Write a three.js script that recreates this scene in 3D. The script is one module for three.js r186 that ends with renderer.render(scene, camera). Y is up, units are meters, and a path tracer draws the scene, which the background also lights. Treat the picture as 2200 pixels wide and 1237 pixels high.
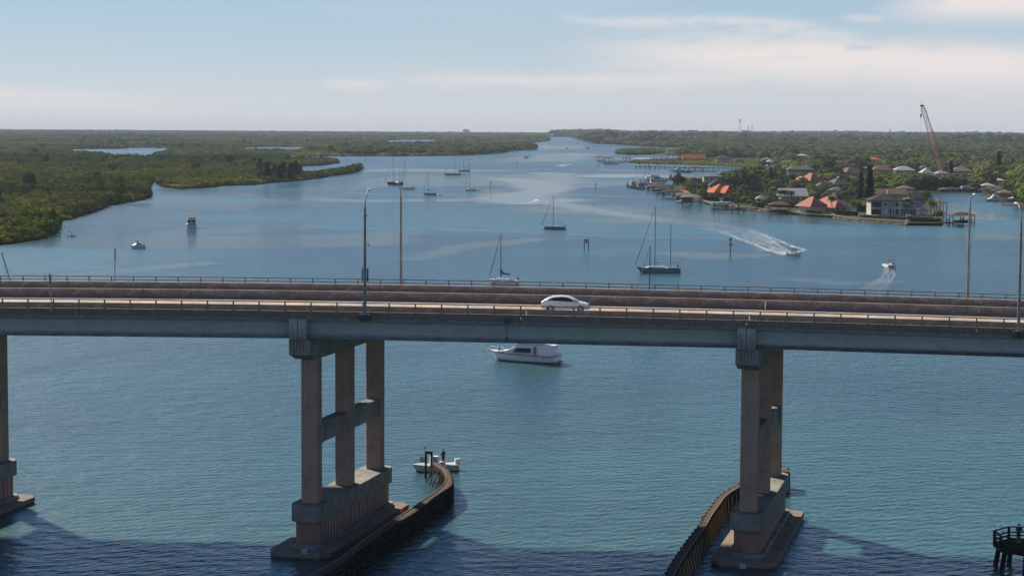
import * as THREE from 'three';
import { mergeGeometries } from 'three/addons/utils/BufferGeometryUtils.js';
import { MarchingCubes } from 'three/addons/objects/MarchingCubes.js';

// ------------------------------------------------------------------ camera, sky, sun, exposure
const scene = new THREE.Scene();
const H = 40.5, F = 4283, PITCH = Math.atan((618.5 - 271) / F), ROLL = THREE.MathUtils.degToRad(0.34);
const camera = new THREE.PerspectiveCamera(2 * Math.atan(618.5 / F) * 180 / Math.PI, 2200 / 1237, 1, 60000);
camera.position.set(0, H, 0);
camera.rotation.order = 'YXZ';
camera.rotation.set(-PITCH, 0, ROLL);
scene.add(camera);
const renderer = new THREE.WebGLRenderer({ antialias: true });
renderer.setSize(1024, 575);
renderer.toneMapping = THREE.LinearToneMapping;
renderer.toneMappingExposure = 1.6;
renderer.shadowMap.enabled = true;

const SUN_AZ = THREE.MathUtils.degToRad(34), SUN_EL = THREE.MathUtils.degToRad(36);
const sunDir = new THREE.Vector3(-Math.sin(SUN_AZ) * Math.cos(SUN_EL), Math.sin(SUN_EL), -Math.cos(SUN_AZ) * Math.cos(SUN_EL));
const sun = new THREE.DirectionalLight(new THREE.Color().setRGB(1, 0.89, 0.74), 5);
sun.position.copy(sunDir).multiplyScalar(500).add(new THREE.Vector3(0, 0, -300));
sun.target.position.set(0, 0, -300);
sun.castShadow = true; sun.shadow.radius = 4.5;
sun.shadow.mapSize.set(4096, 4096);
Object.assign(sun.shadow.camera, { left: -900, right: 900, top: 900, bottom: -900, near: 1, far: 3000 });
scene.add(sun, sun.target);
scene.fog = new THREE.FogExp2(new THREE.Color().setRGB(0.66, 0.77, 0.94), 0.000042);

// ------------------------------------------------------------------ noise and random numbers
function rng(seed) { let s = seed >>> 0; return () => { s = (s + 0x6D2B79F5) >>> 0; let t = s; t = Math.imul(t ^ (t >>> 15), t | 1); t ^= t + Math.imul(t ^ (t >>> 7), t | 61); return ((t ^ (t >>> 14)) >>> 0) / 4294967296; }; }
const hash2 = (x, y) => { let h = Math.imul(x | 0, 374761393) + Math.imul(y | 0, 668265263); h = Math.imul(h ^ (h >>> 13), 1274126177); return ((h ^ (h >>> 16)) >>> 0) / 4294967296; };
function vnoise(x, y, per = 0) {
  const xi = Math.floor(x), yi = Math.floor(y), xf = x - xi, yf = y - yi;
  const m = (k) => per ? ((k % per) + per) % per : k;
  const u = xf * xf * xf * (xf * (xf * 6 - 15) + 10), v = yf * yf * yf * (yf * (yf * 6 - 15) + 10);
  const a = hash2(m(xi), m(yi)), b = hash2(m(xi + 1), m(yi)), c = hash2(m(xi), m(yi + 1)), d = hash2(m(xi + 1), m(yi + 1));
  return a + (b - a) * u + (c - a) * v + (a - b - c + d) * u * v;
}
function fbm(x, y, oct = 4, per = 0) { let s = 0, a = 0.5, n = 0; for (let k = 0; k < oct; k++) { s += a * vnoise(x, y, per); n += a; x *= 2; y *= 2; per *= 2; a *= 0.5; } return s / n; }
const lerp = (a, b, t) => a + (b - a) * t, clamp = (x, a = 0, b = 1) => Math.min(b, Math.max(a, x)), smooth = (a, b, x) => { const t = clamp((x - a) / (b - a)); return t * t * (3 - 2 * t); };

// ------------------------------------------------------------------ the sky: a clear day with thin high cloud
{
  const SW = 4096, SH = 2048, data = new Float32Array(SW * SH * 4);
  const stops = [[0, .55, .575, .585], [1, .505, .56, .60], [2.2, .415, .52, .60], [3.7, .335, .485, .60], [7, .15, .345, .595], [12, .07, .232, .52], [20, .04, .155, .41], [35, .038, .105, .29], [60, .026, .078, .22], [90, .022, .066, .19]];
  const base = (el) => { let k = 0; while (k < stops.length - 2 && el > stops[k + 1][0]) k++; const a = stops[k], b = stops[k + 1], t = clamp((el - a[0]) / (b[0] - a[0])); return [lerp(a[1], b[1], t), lerp(a[2], b[2], t), lerp(a[3], b[3], t)]; };
  // thin cloud banks: [azimuth deg, elevation deg, half width, half height, density, tilt]
  const banks = [[9.8, 1.95, 6.8, .72, 1.05, -.03], [13.6, 3.55, 2.8, .55, 1, 0], [5.6, 2.95, 3.1, .22, .62, -.05], [3.0, 3.0, 1.7, .1, .55, -.05], [7.5, 2.7, 2.4, .16, .6, -.06], [2.6, 1.35, 5.5, .22, .6, -.01],
    [-4.7, 1.25, 1.0, .13, .5, .03], [-14, .75, 4.2, .26, .5, -.02], [9.9, 3.1, .8, .1, .5, -.04]];
  const sx = sunDir.x, sy = sunDir.y, sz = sunDir.z;
  for (let j = 0; j < SH; j++) {
    const el = ((j + .5) / SH - .5) * 180, e = el * Math.PI / 180, c0 = base(Math.max(0, el));
    const soft = el > 16 || el < -1;
    if (soft && j % 4 && j) { data.copyWithin(j * SW * 4, (j - 1) * SW * 4, j * SW * 4); continue; }
    for (let i = 0; i < SW; i++) {
      const o = (j * SW + i) * 4, th = ((i + .5) / SW - .5) * 2 * Math.PI;
      if (soft && i % 4) { for (let q = 0; q < 4; q++) data[o + q] = data[o - 4 + q]; continue; }
      let [r, g, b] = c0;
      if (el > -1) {
        const dx = Math.cos(e) * Math.cos(th), dy = Math.sin(e), dz = Math.cos(e) * Math.sin(th);
        const ang = Math.acos(clamp(dx * sx + dy * sy + dz * sz, -1, 1)) * 180 / Math.PI;
        const glow = 1 + .38 * Math.exp(-Math.pow(ang / 32, 2)) + .5 * Math.exp(-Math.pow(ang / 11, 2));
        const away = lerp(1, .9, smooth(40, 150, ang)); r *= glow * away * 1.01; g *= glow * away; b *= glow * away; const gr = .4 * smooth(60, 120, ang), lm = .3 * r + .5 * g + .2 * b; r = lerp(r, lm * 1.02, gr); g = lerp(g, lm, gr); b = lerp(b, lm * .98, gr);  // unseen sky away from the sun, greyed so shaded sides are lit neutrally
        if (el > 4 && el < 75) { // thin cloud out of view, placed to brighten faces turned from the sun
          const k = 8 / Math.max(.12, Math.sin(e)), d = .42 * smooth(4, 16, el) * smooth(.52, .8, fbm(dx * Math.cos(e) * k * .32 + 60, dz * k * .32 + 60, 5)); r = lerp(r, .66, d); g = lerp(g, .64, d); b = lerp(b, .64, d);
        }
        if (el < 14) {
          const az = Math.atan2(dx, -dz) * 180 / Math.PI;
          const wx = az + 1.6 * (fbm(az * .35 + 7, el * 1.1, 3) - .5), wy = el + .38 * (fbm(az * .3 + 31, el * 1.4 + 5, 3) - .5);
          let d = 0;
          for (const [ba, be, w, h, den, tl] of banks) { const u = (wx - ba) / w, v = (wy - be - tl * (wx - ba)) / h, q = Math.exp(-(u * u * u * u + v * v * (v > 0 ? 1.6 : .8))); d = Math.max(d, den * q); }
          const streak = fbm(az * .8 + 3, el * 6 - az * .35, 5), fine = fbm(az * 2.6, el * 13 + az * .5, 4);
          d *= smooth(.2, .52, streak * .7 + fine * .3 + .12 * d) * 1.1;
          const far = smooth(.52, .78, fbm(az * .09 + 50, el * .7 + 9, 4)) * (Math.abs(az) > 19 || el > 4.2 ? .5 : .1);
          d = clamp(Math.max(d, far * smooth(14, 9, el)));
          r = lerp(r, .735, d); g = lerp(g, .69, d); b = lerp(b, .68, d);
        }
      }
      data[o] = r * .695; data[o + 1] = g * .695; data[o + 2] = b * .695; data[o + 3] = 1;
    }
  }
  const t = new THREE.DataTexture(data, SW, SH, THREE.RGBAFormat, THREE.FloatType);
  t.mapping = THREE.EquirectangularReflectionMapping; t.magFilter = THREE.LinearFilter; t.needsUpdate = true;
  scene.background = t; scene.environment = t;
}

// ------------------------------------------------------------------ places: a pixel of the photograph -> a point on the water plane (or at a height)
const V = (x, y, z) => new THREE.Vector3(x, y, z);
const cP = Math.cos(PITCH), sP = Math.sin(PITCH), cR = Math.cos(ROLL), sR = Math.sin(ROLL);
function ray(px, py) { const dx = px - 1100, dy = py - 618.5, u = (cR * dx + sR * dy) / F, v = -(-sR * dx + cR * dy) / F; return [u, v * cP - sP, cP + v * sP]; }
function W(px, py, y = 0) { const [a, b, c] = ray(px, py), k = (y - H) / b; return V(a * k, y, -c * k); }
function atZ(px, py, Z) { const [a, b, c] = ray(px, py), k = Z / c; return V(a * k, H + b * k, -Z); }
function toPx(x, y, z) { const Z = -z, Y = y - H, zc = Z * cP - Y * sP, yc = Y * cP + Z * sP, u = F * x / zc, v = -F * yc / zc; return [1100 + cR * u - sR * v, 618.5 + sR * u + cR * v]; }
const m_px = (Z) => Z / F;
function inPoly(p, x, y) { let c = false; for (let i = 0, j = p.length - 1; i < p.length; j = i++) { const [xi, yi] = p[i], [xj, yj] = p[j]; if ((yi > y) !== (yj > y) && x < (xj - xi) * (y - yi) / (yj - yi) + xi) c = !c; } return c; }

// ------------------------------------------------------------------ names and labels
const used = new Map();
function numbered(n) { const k = used.get(n) || 0; used.set(n, k + 1); return k ? n + '_' + String(k).padStart(3, '0') : n; }
function tag(o, label, category, group) { o.userData.label = label; o.userData.category = category; if (group) o.userData.group = group; return o; }
function thing(name, label, category, pos = V(0, 0, 0), turn = 0, group) { const o = new THREE.Group(); o.name = numbered(name); o.position.copy(pos); o.rotation.y = turn; tag(o, label, category, group); scene.add(o); return o; }
function kind(o, k) { o.userData.kind = k; return o; }
function copyOf(src, label, pos, turn = 0, scale = 1, group) {
  const c = src.clone(); c.name = numbered(src.userData.base || src.name.replace(/_\d{3}$/, '')); c.userData = { ...src.userData }; if (label) c.userData.label = label; if (group) c.userData.group = group;
  c.position.copy(pos); c.rotation.y = turn; if (typeof scale === 'number') c.scale.setScalar(scale); else c.scale.copy(scale); scene.add(c); return c;
}

// ------------------------------------------------------------------ geometry
function metricUV(g, s = 1) {
  const p = g.attributes.position, uv = new Float32Array(p.count * 2), a = V(), b = V(), c = V();
  for (let i = 0; i < p.count; i += 3) {
    a.fromBufferAttribute(p, i); b.fromBufferAttribute(p, i + 1); c.fromBufferAttribute(p, i + 2);
    const n = b.clone().sub(a).cross(c.clone().sub(a)), x = Math.abs(n.x), y = Math.abs(n.y), z = Math.abs(n.z);
    [a, b, c].forEach((q, k) => { const o = (i + k) * 2; if (y >= x && y >= z) { uv[o] = q.x * s; uv[o + 1] = q.z * s; } else if (x >= z) { uv[o] = q.z * s; uv[o + 1] = q.y * s; } else { uv[o] = q.x * s; uv[o + 1] = q.y * s; } });
  }
  g.setAttribute('uv', new THREE.BufferAttribute(uv, 2)); return g;
}
const UP = V(0, 1, 0);
class MB {
  constructor() { this.a = []; }
  add(g, m) { let q = g.index ? g.toNonIndexed() : g.clone(); if (m) q.applyMatrix4(m); for (const k of Object.keys(q.attributes)) if (k !== 'position' && k !== 'normal') q.deleteAttribute(k); if (!q.attributes.normal) q.computeVertexNormals(); this.a.push(q); return this; }
  box(w, h, d, x = 0, y = 0, z = 0, ry = 0, rx = 0, rz = 0) { return this.add(new THREE.BoxGeometry(w, h, d), new THREE.Matrix4().compose(V(x, y, z), new THREE.Quaternion().setFromEuler(new THREE.Euler(rx, ry, rz)), V(1, 1, 1))); }
  tube(p, q, r, r2 = r, seg = 8) { const d = q.clone().sub(p), L = d.length(); return this.add(new THREE.CylinderGeometry(r2, r, L, seg, 1), new THREE.Matrix4().compose(p.clone().add(q).multiplyScalar(.5), new THREE.Quaternion().setFromUnitVectors(UP, d.normalize()), V(1, 1, 1))); }
  bar(p, q, w, h) { const d = q.clone().sub(p), L = d.length(), m = new THREE.Matrix4().lookAt(p, q, Math.abs(d.y) > .95 * L ? V(1, 0, 0) : UP); m.setPosition(p.clone().add(q).multiplyScalar(.5)); return this.add(new THREE.BoxGeometry(w, h, L), m); }
  ball(r, x, y, z, sx = 1, sy = 1, sz = 1, seg = 10) { return this.add(new THREE.SphereGeometry(r, seg, Math.max(6, seg - 2)), new THREE.Matrix4().compose(V(x, y, z), new THREE.Quaternion(), V(sx, sy, sz))); }
  faces(pts, tris) { const a = []; for (const t of tris) for (let k = 1; k < t.length - 1; k++) a.push(...pts[t[0]], ...pts[t[k]], ...pts[t[k + 1]]); const g = new THREE.BufferGeometry(); g.setAttribute('position', new THREE.Float32BufferAttribute(a, 3)); g.computeVertexNormals(); this.a.push(g); return this; }
  extrude(shapePts, depth, m, bevel = 0) { const s = new THREE.Shape(shapePts.map(([x, y]) => new THREE.Vector2(x, y))); const g = new THREE.ExtrudeGeometry(s, { depth, bevelEnabled: bevel > 0, bevelSize: bevel, bevelThickness: bevel, bevelSegments: 2, bevelOffset: -bevel, steps: 1 }); return this.add(g, m); }
  build(name, mat, parent, uvs = 1) { const g = metricUV(mergeGeometries(this.a), uvs); const m = new THREE.Mesh(g, mat); m.name = parent && parent !== scene ? name : numbered(name); m.castShadow = m.receiveShadow = true; (parent || scene).add(m); return m; }
}
const T = (x, y, z, ry = 0, s = 1) => new THREE.Matrix4().compose(V(x, y, z), new THREE.Quaternion().setFromAxisAngle(UP, ry), V(s, s, s));
const RX90 = new THREE.Matrix4().makeRotationX(-Math.PI / 2);     // shape (x, y) -> ground (x, -z), extruded upwards

// ------------------------------------------------------------------ textures and materials
function tex(w, h, fn, { srgb = false, rx = 1, ry = rx, comps = 3 } = {}) {
  const d = new Uint8Array(w * h * 4);
  for (let j = 0; j < h; j++) for (let i = 0; i < w; i++) { const c = fn(i / w, j / h), o = (j * w + i) * 4; if (typeof c === 'number') { d[o] = d[o + 1] = d[o + 2] = clamp(c) * 255; d[o + 3] = 255; } else { d[o] = clamp(c[0]) * 255; d[o + 1] = clamp(c[1]) * 255; d[o + 2] = clamp(c[2]) * 255; d[o + 3] = c.length > 3 ? clamp(c[3]) * 255 : 255; } }
  const t = new THREE.DataTexture(d, w, h, THREE.RGBAFormat); t.wrapS = t.wrapT = THREE.RepeatWrapping; t.magFilter = THREE.LinearFilter; t.minFilter = THREE.LinearMipmapLinearFilter; t.generateMipmaps = true; t.repeat.set(rx, ry); if (srgb) t.colorSpace = THREE.SRGBColorSpace; t.needsUpdate = true; return t;
}
const rep = (t, x, y = x) => { const c = t.clone(); c.repeat.set(x, y); c.needsUpdate = true; return c; };
const rgb = (r, g, b) => new THREE.Color().setRGB(r, g, b);
const mat = (r, g, b, rough = .8, o = {}) => rough >= .75 && !o.metalness ? new THREE.MeshPhysicalMaterial({ color: rgb(r, g, b), roughness: rough, specularIntensity: .3, ...o }) : new THREE.MeshStandardMaterial({ color: rgb(r, g, b), roughness: rough, ...o });
const blotch = tex(512, 512, (u, v) => { const n = fbm(u * 6, v * 6, 6, 6), f = fbm(u * 48 + 9, v * 48, 3, 48), s = fbm(u * 24, v * 3 + 4, 4, 3); return .62 + .5 * (n - .5) + .22 * (f - .5) + .3 * (s - .5); });
const plain = tex(512, 512, (u, v) => { const n = fbm(u * 5, v * 5, 5, 5), f = fbm(u * 40, v * 40, 3, 40), q = smooth(.6, .72, fbm(u * 7 + 3, v * 7, 4, 7)); return .84 + .3 * (n - .5) + .14 * (f - .5) - .12 * q; });
const drips = tex(1024, 256, (u, v) => { const n = fbm(u * 10, v * 2, 4, 2), d = fbm(u * 90, v * 2 + 7, 3, 2), patch = smooth(.45, .62, fbm(u * 14 + 3, v * 3 + 1, 4, 3)); const k = 1 - .5 * patch * (.45 + .55 * d) - .15 * d; return [clamp(k * (.82 + .3 * (n - .5))), clamp(k * (.80 + .3 * (n - .5)) * (1 - .05 * patch)), clamp(k * (.79 + .3 * (n - .5)) * (1 - .1 * patch))]; });
const woodTex = tex(256, 256, (u, v) => { const g = fbm(u * 4, v * 40, 4, 4), k = fbm(u * 16, v * 16, 3, 16); return .55 + .5 * (g - .5) + .3 * (k - .5); });
const M = {
  road: mat(.66, .535, .415, .9, { map: rep(blotch, 1 / 14, 1 / 9) }),
  walk: mat(.46, .43, .39, .9, { map: rep(blotch, 1 / 6) }),
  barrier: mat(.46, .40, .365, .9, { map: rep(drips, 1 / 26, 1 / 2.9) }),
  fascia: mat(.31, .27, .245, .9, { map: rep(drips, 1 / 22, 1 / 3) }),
  girder: mat(.42, .465, .465, .75, { map: rep(plain, 1 / 12, 1 / 6) }),
  flange: mat(.20, .25, .28, .85, { map: rep(drips, 1 / 18, 1 / 2) }), cover: mat(.44, .47, .46, .85, { map: rep(drips, 1 / 7, 1 / 4) }),
  cap: mat(.34, .335, .315, .85, { map: rep(blotch, 1 / 5, 1 / 9), bumpMap: rep(blotch, 1 / 2), bumpScale: .015 }),
  column: mat(.45, .33, .265, .9, { map: rep(plain, 1 / 7, 1 / 7), bumpMap: rep(blotch, 1 / 2), bumpScale: .012 }),
  panel: mat(.34, .215, .17, .9, { map: rep(plain, 1 / 4, 1 / 4) }),
  panelB: mat(.39, .25, .20, .9, { map: rep(blotch, 1 / 3, 1 / 5) }),
  strip: mat(.74, .69, .65, .85, { map: rep(blotch, 1 / 4) }),
  footing: mat(.27, .22, .18, .92, { map: rep(plain, 1 / 6), bumpMap: rep(blotch, 1 / 2), bumpScale: .02 }),
  wetfoot: mat(.075, .075, .06, .55, { map: rep(blotch, 1 / 3) }),
  rail: mat(.15, .155, .165, .5, { metalness: .3 }),
  pole: mat(.33, .34, .35, .55, { metalness: .35, map: rep(blotch, 1 / 3) }),
  poleWarm: mat(.44, .40, .37, .6, { metalness: .2, map: rep(blotch, 1 / 3) }),
  lampHead: mat(.62, .56, .5, .5),
  darkBox: mat(.03, .045, .055, .6),
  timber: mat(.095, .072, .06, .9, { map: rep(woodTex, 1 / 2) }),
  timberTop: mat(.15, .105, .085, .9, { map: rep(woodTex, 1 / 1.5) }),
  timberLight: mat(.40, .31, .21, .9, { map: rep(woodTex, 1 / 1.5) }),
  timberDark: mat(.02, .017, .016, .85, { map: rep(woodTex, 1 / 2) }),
  white: mat(.80, .79, .76, .35), cream: mat(.66, .60, .50, .5), offwhite: mat(.70, .70, .68, .5, { map: rep(blotch, 1 / 3) }),
  black: mat(.018, .018, .02, .5), navy: mat(.02, .04, .09, .4), glass: mat(.012, .02, .026, .08), red: mat(.7, .03, .035, .5), orange: mat(.55, .2, .04, .5), yellow: mat(.6, .42, .05, .5),
  green: mat(.0, .48, .09, .6), blueCover: mat(.01, .14, .26, .8), cyanCover: mat(.01, .40, .68, .8), teal: mat(.10, .27, .30, .35), tealDark: mat(.04, .17, .19, .35), hullGrey: mat(.42, .46, .50, .35), hullDark: mat(.03, .028, .03, .35), maroon: mat(.11, .025, .03, .6),
  steel: mat(.30, .31, .33, .4, { metalness: .6 }), mast: mat(.075, .07, .07, .5), rope: mat(.16, .15, .14, .9), teak: mat(.3, .17, .09, .7),
  skin: mat(.42, .24, .16, .7), shirtDark: mat(.03, .035, .05, .9), shirtBlue: mat(.02, .12, .3, .9), shorts: mat(.05, .05, .06, .9), hair: mat(.02, .015, .01, .9),
};
// ------------------------------------------------------------------ the water
{
  const N = 512, TILE = 26, r = rng(11), waves = [];
  for (let k = 0; k < 70; k++) { const wl = .42 * Math.pow(7, r() * r() + .02), th = Math.PI / 2 + .35 + (r() + r() - 1) * 1.25, kx = Math.round(TILE / wl * Math.cos(th)), ky = Math.round(TILE / wl * Math.sin(th)); if (kx || ky) waves.push([kx, ky, r() * 6.283, .05 * Math.pow(wl, .55)]); }
  const sl = new Float32Array(N * N * 2), tp = 2 * Math.PI;
  let ss = 0;
  for (let j = 0; j < N; j++) for (let i = 0; i < N; i++) { let a = 0, b = 0; for (const [kx, ky, p, s] of waves) { const c = Math.cos(tp * (kx * i + ky * j) / N + p), L = Math.hypot(kx, ky); a += s * kx / L * c; b += s * ky / L * c; } sl[(j * N + i) * 2] = a; sl[(j * N + i) * 2 + 1] = b; ss += a * a + b * b; }
  const g = 1 / Math.sqrt(ss / (N * N));
  const ripple = tex(N, N, (u, v) => { const o = (Math.round(v * N) * N + Math.round(u * N)) * 2, a = sl[o] * g * .13, b = sl[o + 1] * g * .13, q = 1 / Math.hypot(a, b, 1); return [.5 - .5 * a * q, .5 - .5 * b * q, .5 + .5 * q]; });
  const swell = tex(512, 512, (u, v) => { const n = fbm(u * 40, v * 40, 4, 40); return n; });
  // slicks and cat's-paws: how ruffled the surface is, over 2 x 4 km; smooth tracks left by tide and boats
  const tracks = [[[1085, 384], [1130, 389], [1172, 400], [1160, 411], [1110, 420], [1085, 430], [1120, 437], [1165, 430], 48, .9], [[1175, 372], [1200, 384], [1185, 398], 40, .7], [[1175, 436], [1240, 446], [1290, 455], [1380, 468], [1480, 479], [1560, 485], 26, .8], [[560, 417], [650, 427], [760, 432], [960, 430], 40, .75], [[795, 366], [880, 364], [960, 367], 95, .8], [[560, 366], [660, 370], [720, 373], 60, .6], [[880, 557], [985, 530], [1080, 520], [1190, 512], 16, .5], [[0, 599], [90, 594], [200, 588], [420, 566], 15, .8], [[-40, 606], [60, 602], [190, 600], 14, 1],
    [[1295, 379], [1350, 376], [1410, 378], 60, 1], [[1330, 367], [1390, 366], 46, .8], [[1240, 401], [1300, 395], [1340, 392], 40, .5], [[400, 500], [520, 496], [640, 486], 36, .5], [[320, 440], [420, 446], [560, 440], 45, .5], [[1700, 600], [1800, 610], [1900, 606], 9, .5], [[1450, 545], [1520, 552], [1600, 548], 20, .6], [[1120, 345], [1180, 338], [1250, 330], 130, .6], [[1170, 318], [1230, 312], [1275, 314], 180, .6], [[60, 800], [160, 770], [300, 745], 5, .5], [[1960, 440], [2050, 455], [2120, 470], 30, .7]].map((t) => ({ p: t.slice(0, -2).map(([x, y]) => W(x, y)), w: t[t.length - 2] * .62, k: t[t.length - 1] }));
  const ruffle = tex(800, 1600, (u, v) => {
    const wx = u * 10 + 1.6 * fbm(u * 6, v * 6, 3, 6), wy = v * 16 + 1.8 * fbm(u * 5, v * 5, 3, 5);
    const n = fbm(wx, wy, 4, 10), lines = Math.abs(fbm(u * 7 + fbm(u * 5, v * 5, 3, 5) * 1.6, v * 12, 3, 7) - .5); let slick = Math.max(.5 * smooth(.60, .74, n), .45 * smooth(.022, .004, lines) * smooth(.45, .6, fbm(u * 4, v * 4, 2, 4)));
    const X = (u - .45) * 2000, Z = (v + .0625) * 4000, wob = 1 + 1.1 * (fbm(u * 60, v * 40, 3, 20) - .5);
    for (const t of tracks) for (let i = 0; i < t.p.length - 1; i++) { const a = t.p[i], b = t.p[i + 1], dx = b.x - a.x, dz = -b.z + a.z, ex = X - a.x, ez = Z + a.z; if (ex * ex + ez * ez > 9e5) continue; const q = clamp((ex * dx + ez * dz) / (dx * dx + dz * dz)), d = Math.hypot((ex - dx * q), ez - dz * q) * wob; if (d < t.w) slick = Math.max(slick, t.k * smooth(t.w, t.w * .35, d)); }
    return slick;
  });
  ruffle.repeat.set(1 / 2000, 1 / 4000); ruffle.offset.set(.45, -.0625);
  const tint = tex(512, 512, (u, v) => { const a = fbm(u * 6 + .8 * fbm(u * 4, v * 4, 3, 4), v * 6, 4, 6), k = .62 + .62 * smooth(.25, .75, a), q = smooth(.35, .7, fbm(u * 3, v * 3, 3, 3)); return [.8 * k * (.8 + .25 * q), .8 * k, .8 * k * (1.08 - .16 * q)]; });
  const geo = new THREE.BufferGeometry(), X = 12000, Z0 = 400, Z1 = -13500;
  geo.setAttribute('position', new THREE.Float32BufferAttribute([-X, 0, Z0, X, 0, Z0, X, 0, Z1, -X, 0, Z1], 3));
  geo.setAttribute('normal', new THREE.Float32BufferAttribute([0, 1, 0, 0, 1, 0, 0, 1, 0, 0, 1, 0], 3));
  geo.setAttribute('uv', new THREE.Float32BufferAttribute([-X, -Z0, X, -Z0, X, -Z1, -X, -Z1], 2)); geo.setIndex([0, 1, 2, 0, 2, 3]);
  const m = new THREE.MeshPhysicalMaterial({ color: rgb(.034, .104, .122), roughness: .26, map: rep(tint, 1 / 700), ior: 1.333, normalMap: rep(ripple, 1 / TILE), bumpMap: rep(swell, 1 / 130), bumpScale: .24});
  m.normalScale.set(1, 1);
  const w = new THREE.Mesh(geo, m); w.name = 'water'; w.receiveShadow = true; kind(w, 'structure'); scene.add(w);
  // calmer water over the slicks: the same water without the ripples, fading out at its edges
  const cg = new THREE.BufferGeometry(); cg.setAttribute('position', new THREE.Float32BufferAttribute([-900, .015, -250, 1100, .015, -250, 1100, .015, -4250, -900, .015, -4250], 3)); cg.setAttribute('normal', new THREE.Float32BufferAttribute([0, 1, 0, 0, 1, 0, 0, 1, 0, 0, 1, 0], 3));
  cg.setAttribute('uv', new THREE.Float32BufferAttribute([-900, 250, 1100, 250, 1100, 4250, -900, 4250], 2)); cg.setIndex([0, 1, 2, 0, 2, 3]);
  const cm = new THREE.MeshPhysicalMaterial({ color: rgb(.034, .096, .112), roughness: .06, ior: 1.333, normalMap: rep(ripple, 1 / TILE), transparent: true, opacity: .8, alphaMap: ruffle }); cm.normalScale.set(.2, .2);
  const c = new THREE.Mesh(cg, cm); c.name = 'calm_water'; kind(c, 'structure'); scene.add(c);
}

// ------------------------------------------------------------------ land, drawn as shorelines (photograph pixels at water level)
const SHORE = [[-900, 600], [-500, 560], [-150, 535], [0, 525], [48, 518], [87, 512], [112, 499], [114, 484], [117, 476], [155, 466.6], [175, 461.8], [210, 450.5], [223, 441], [252, 437.5], [291, 431], [317, 424.6], [315, 408], [318, 397], [322, 391], [340, 389], [347, 401], [388, 406], [436, 403.6], [478, 399], [549, 397], [582, 392], [647, 387.4], [679, 383], [728, 376], [760, 369.6], [779, 361.5],
  [772, 359], [731, 369.5], [690, 374.5], [652, 377], [640, 374], [636, 364], [647, 357.5], [695, 355], [724.6, 350], [719, 345.8], [690, 344.5], [640, 345], [604, 345], [596, 338], [608, 333.6], [695, 335.7], [792, 334.7], [867, 335.7], [938, 334.7], [1002, 333.4], [1051, 330.8], [1083, 328.6], [1100, 324.4], [1147, 321.6], [1149, 318.5], [1139, 312.5], [1142, 307], [1178, 303], [1180, 300], [1171, 296.8], [1172, 293.6],
  [1222, 293.8], [1229, 295.4], [1252, 301.7], [1281, 308], [1326, 310.5], [1375, 314.7], [1426, 316.5], [1434, 320], [1429, 327], [1430, 332.2], [1467, 333.6], [1469, 340], [1461, 343], [1412, 344.6], [1365, 347.3], [1352, 348.8], [1365, 350.8], [1409, 352.3], [1463, 353], [1518, 354.8], [1600, 359], [1630, 361], [1640, 364], [1600, 369], [1580, 375], [1540, 381], [1500, 387], [1470, 390], [1452, 396], [1440, 401], [1452, 407], [1467, 414], [1482, 422], [1497, 431], [1509, 434], [1533, 443], [1587, 449.5], [1625, 452.5], [1656, 456.3], [1704, 460], [1733, 464.5], [1790, 468.5], [1846, 476], [1947, 483.5], [2024.5, 484.5], [2026, 473], [2026, 462], [2010, 436], [1992, 420], [1962, 417], [1957, 413.4], [1990, 411.5], [2112, 411.5], [2113, 416], [2140, 430], [2165, 440], [2215, 448], [2400, 470], [2900, 530], [3300, 560]];
const LAGOONS = [[[127, 323], [160, 320.5], [240, 319.6], [300, 317.6], [366, 317.4], [360, 325], [330, 336], [310, 341.5], [260, 337], [200, 332], [150, 328]], [[502, 317.8], [560, 315.6], [684, 316], [684, 319], [640, 325], [540, 325.5]], [[818, 303], [860, 300.2], [934, 300], [940, 304], [915, 311], [870, 315.5], [845, 313]]];
const ISLET = [[1325, 328.5], [1332, 330.8], [1350, 332.2], [1375, 332.2], [1400, 331.3], [1426, 329.4], [1424, 325.6], [1380, 323.5], [1340, 324.5]];
const FAR = 11500;
const landWorld = SHORE.map(([x, y]) => { const p = W(x, y); return [p.x, p.z]; }).concat([[9000, -600], [9000, -FAR], [-9000, -FAR], [-9000, -700]]);
const holes = LAGOONS.map((l) => l.map(([x, y]) => { const p = W(x, y); return [p.x, p.z]; }));
const isletWorld = ISLET.map(([x, y]) => { const p = W(x, y); return [p.x, p.z]; });
const onLand = (x, z) => inPoly(landWorld, x, z) && !holes.some((h) => inPoly(h, x, z));
const RES = [[1470, 391], [1440, 401], [1452, 407], [1467, 414], [1482, 422], [1497, 431], [1509, 434], [1533, 443], [1587, 449.5], [1625, 452.5], [1656, 456.3], [1704, 460], [1733, 464.5], [1790, 468.5], [1846, 476], [1947, 483.5], [2024.5, 484.5], [2026, 473], [2026, 462], [2010, 436], [1992, 420], [1962, 417], [1957, 413.4], [1900, 400], [1760, 385], [1640, 366], [1600, 369], [1580, 375], [1540, 381], [1500, 387]];
const resCore = [[1478, 393], [1468, 399], [1490, 418], [1515, 427], [1540, 434], [1590, 441], [1656, 447], [1704, 450], [1740, 452], [1770, 446], [1846, 450], [1868, 452], [1990, 440], [1985, 425], [1960, 421], [1940, 412], [1900, 400], [1760, 385], [1640, 366], [1600, 370], [1580, 376], [1540, 382]].map(([x, y]) => { const p = W(x, y); return [p.x, p.z]; });
const resWorld = RES.map(([x, y]) => { const p = W(x, y); return [p.x, p.z]; });
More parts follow.
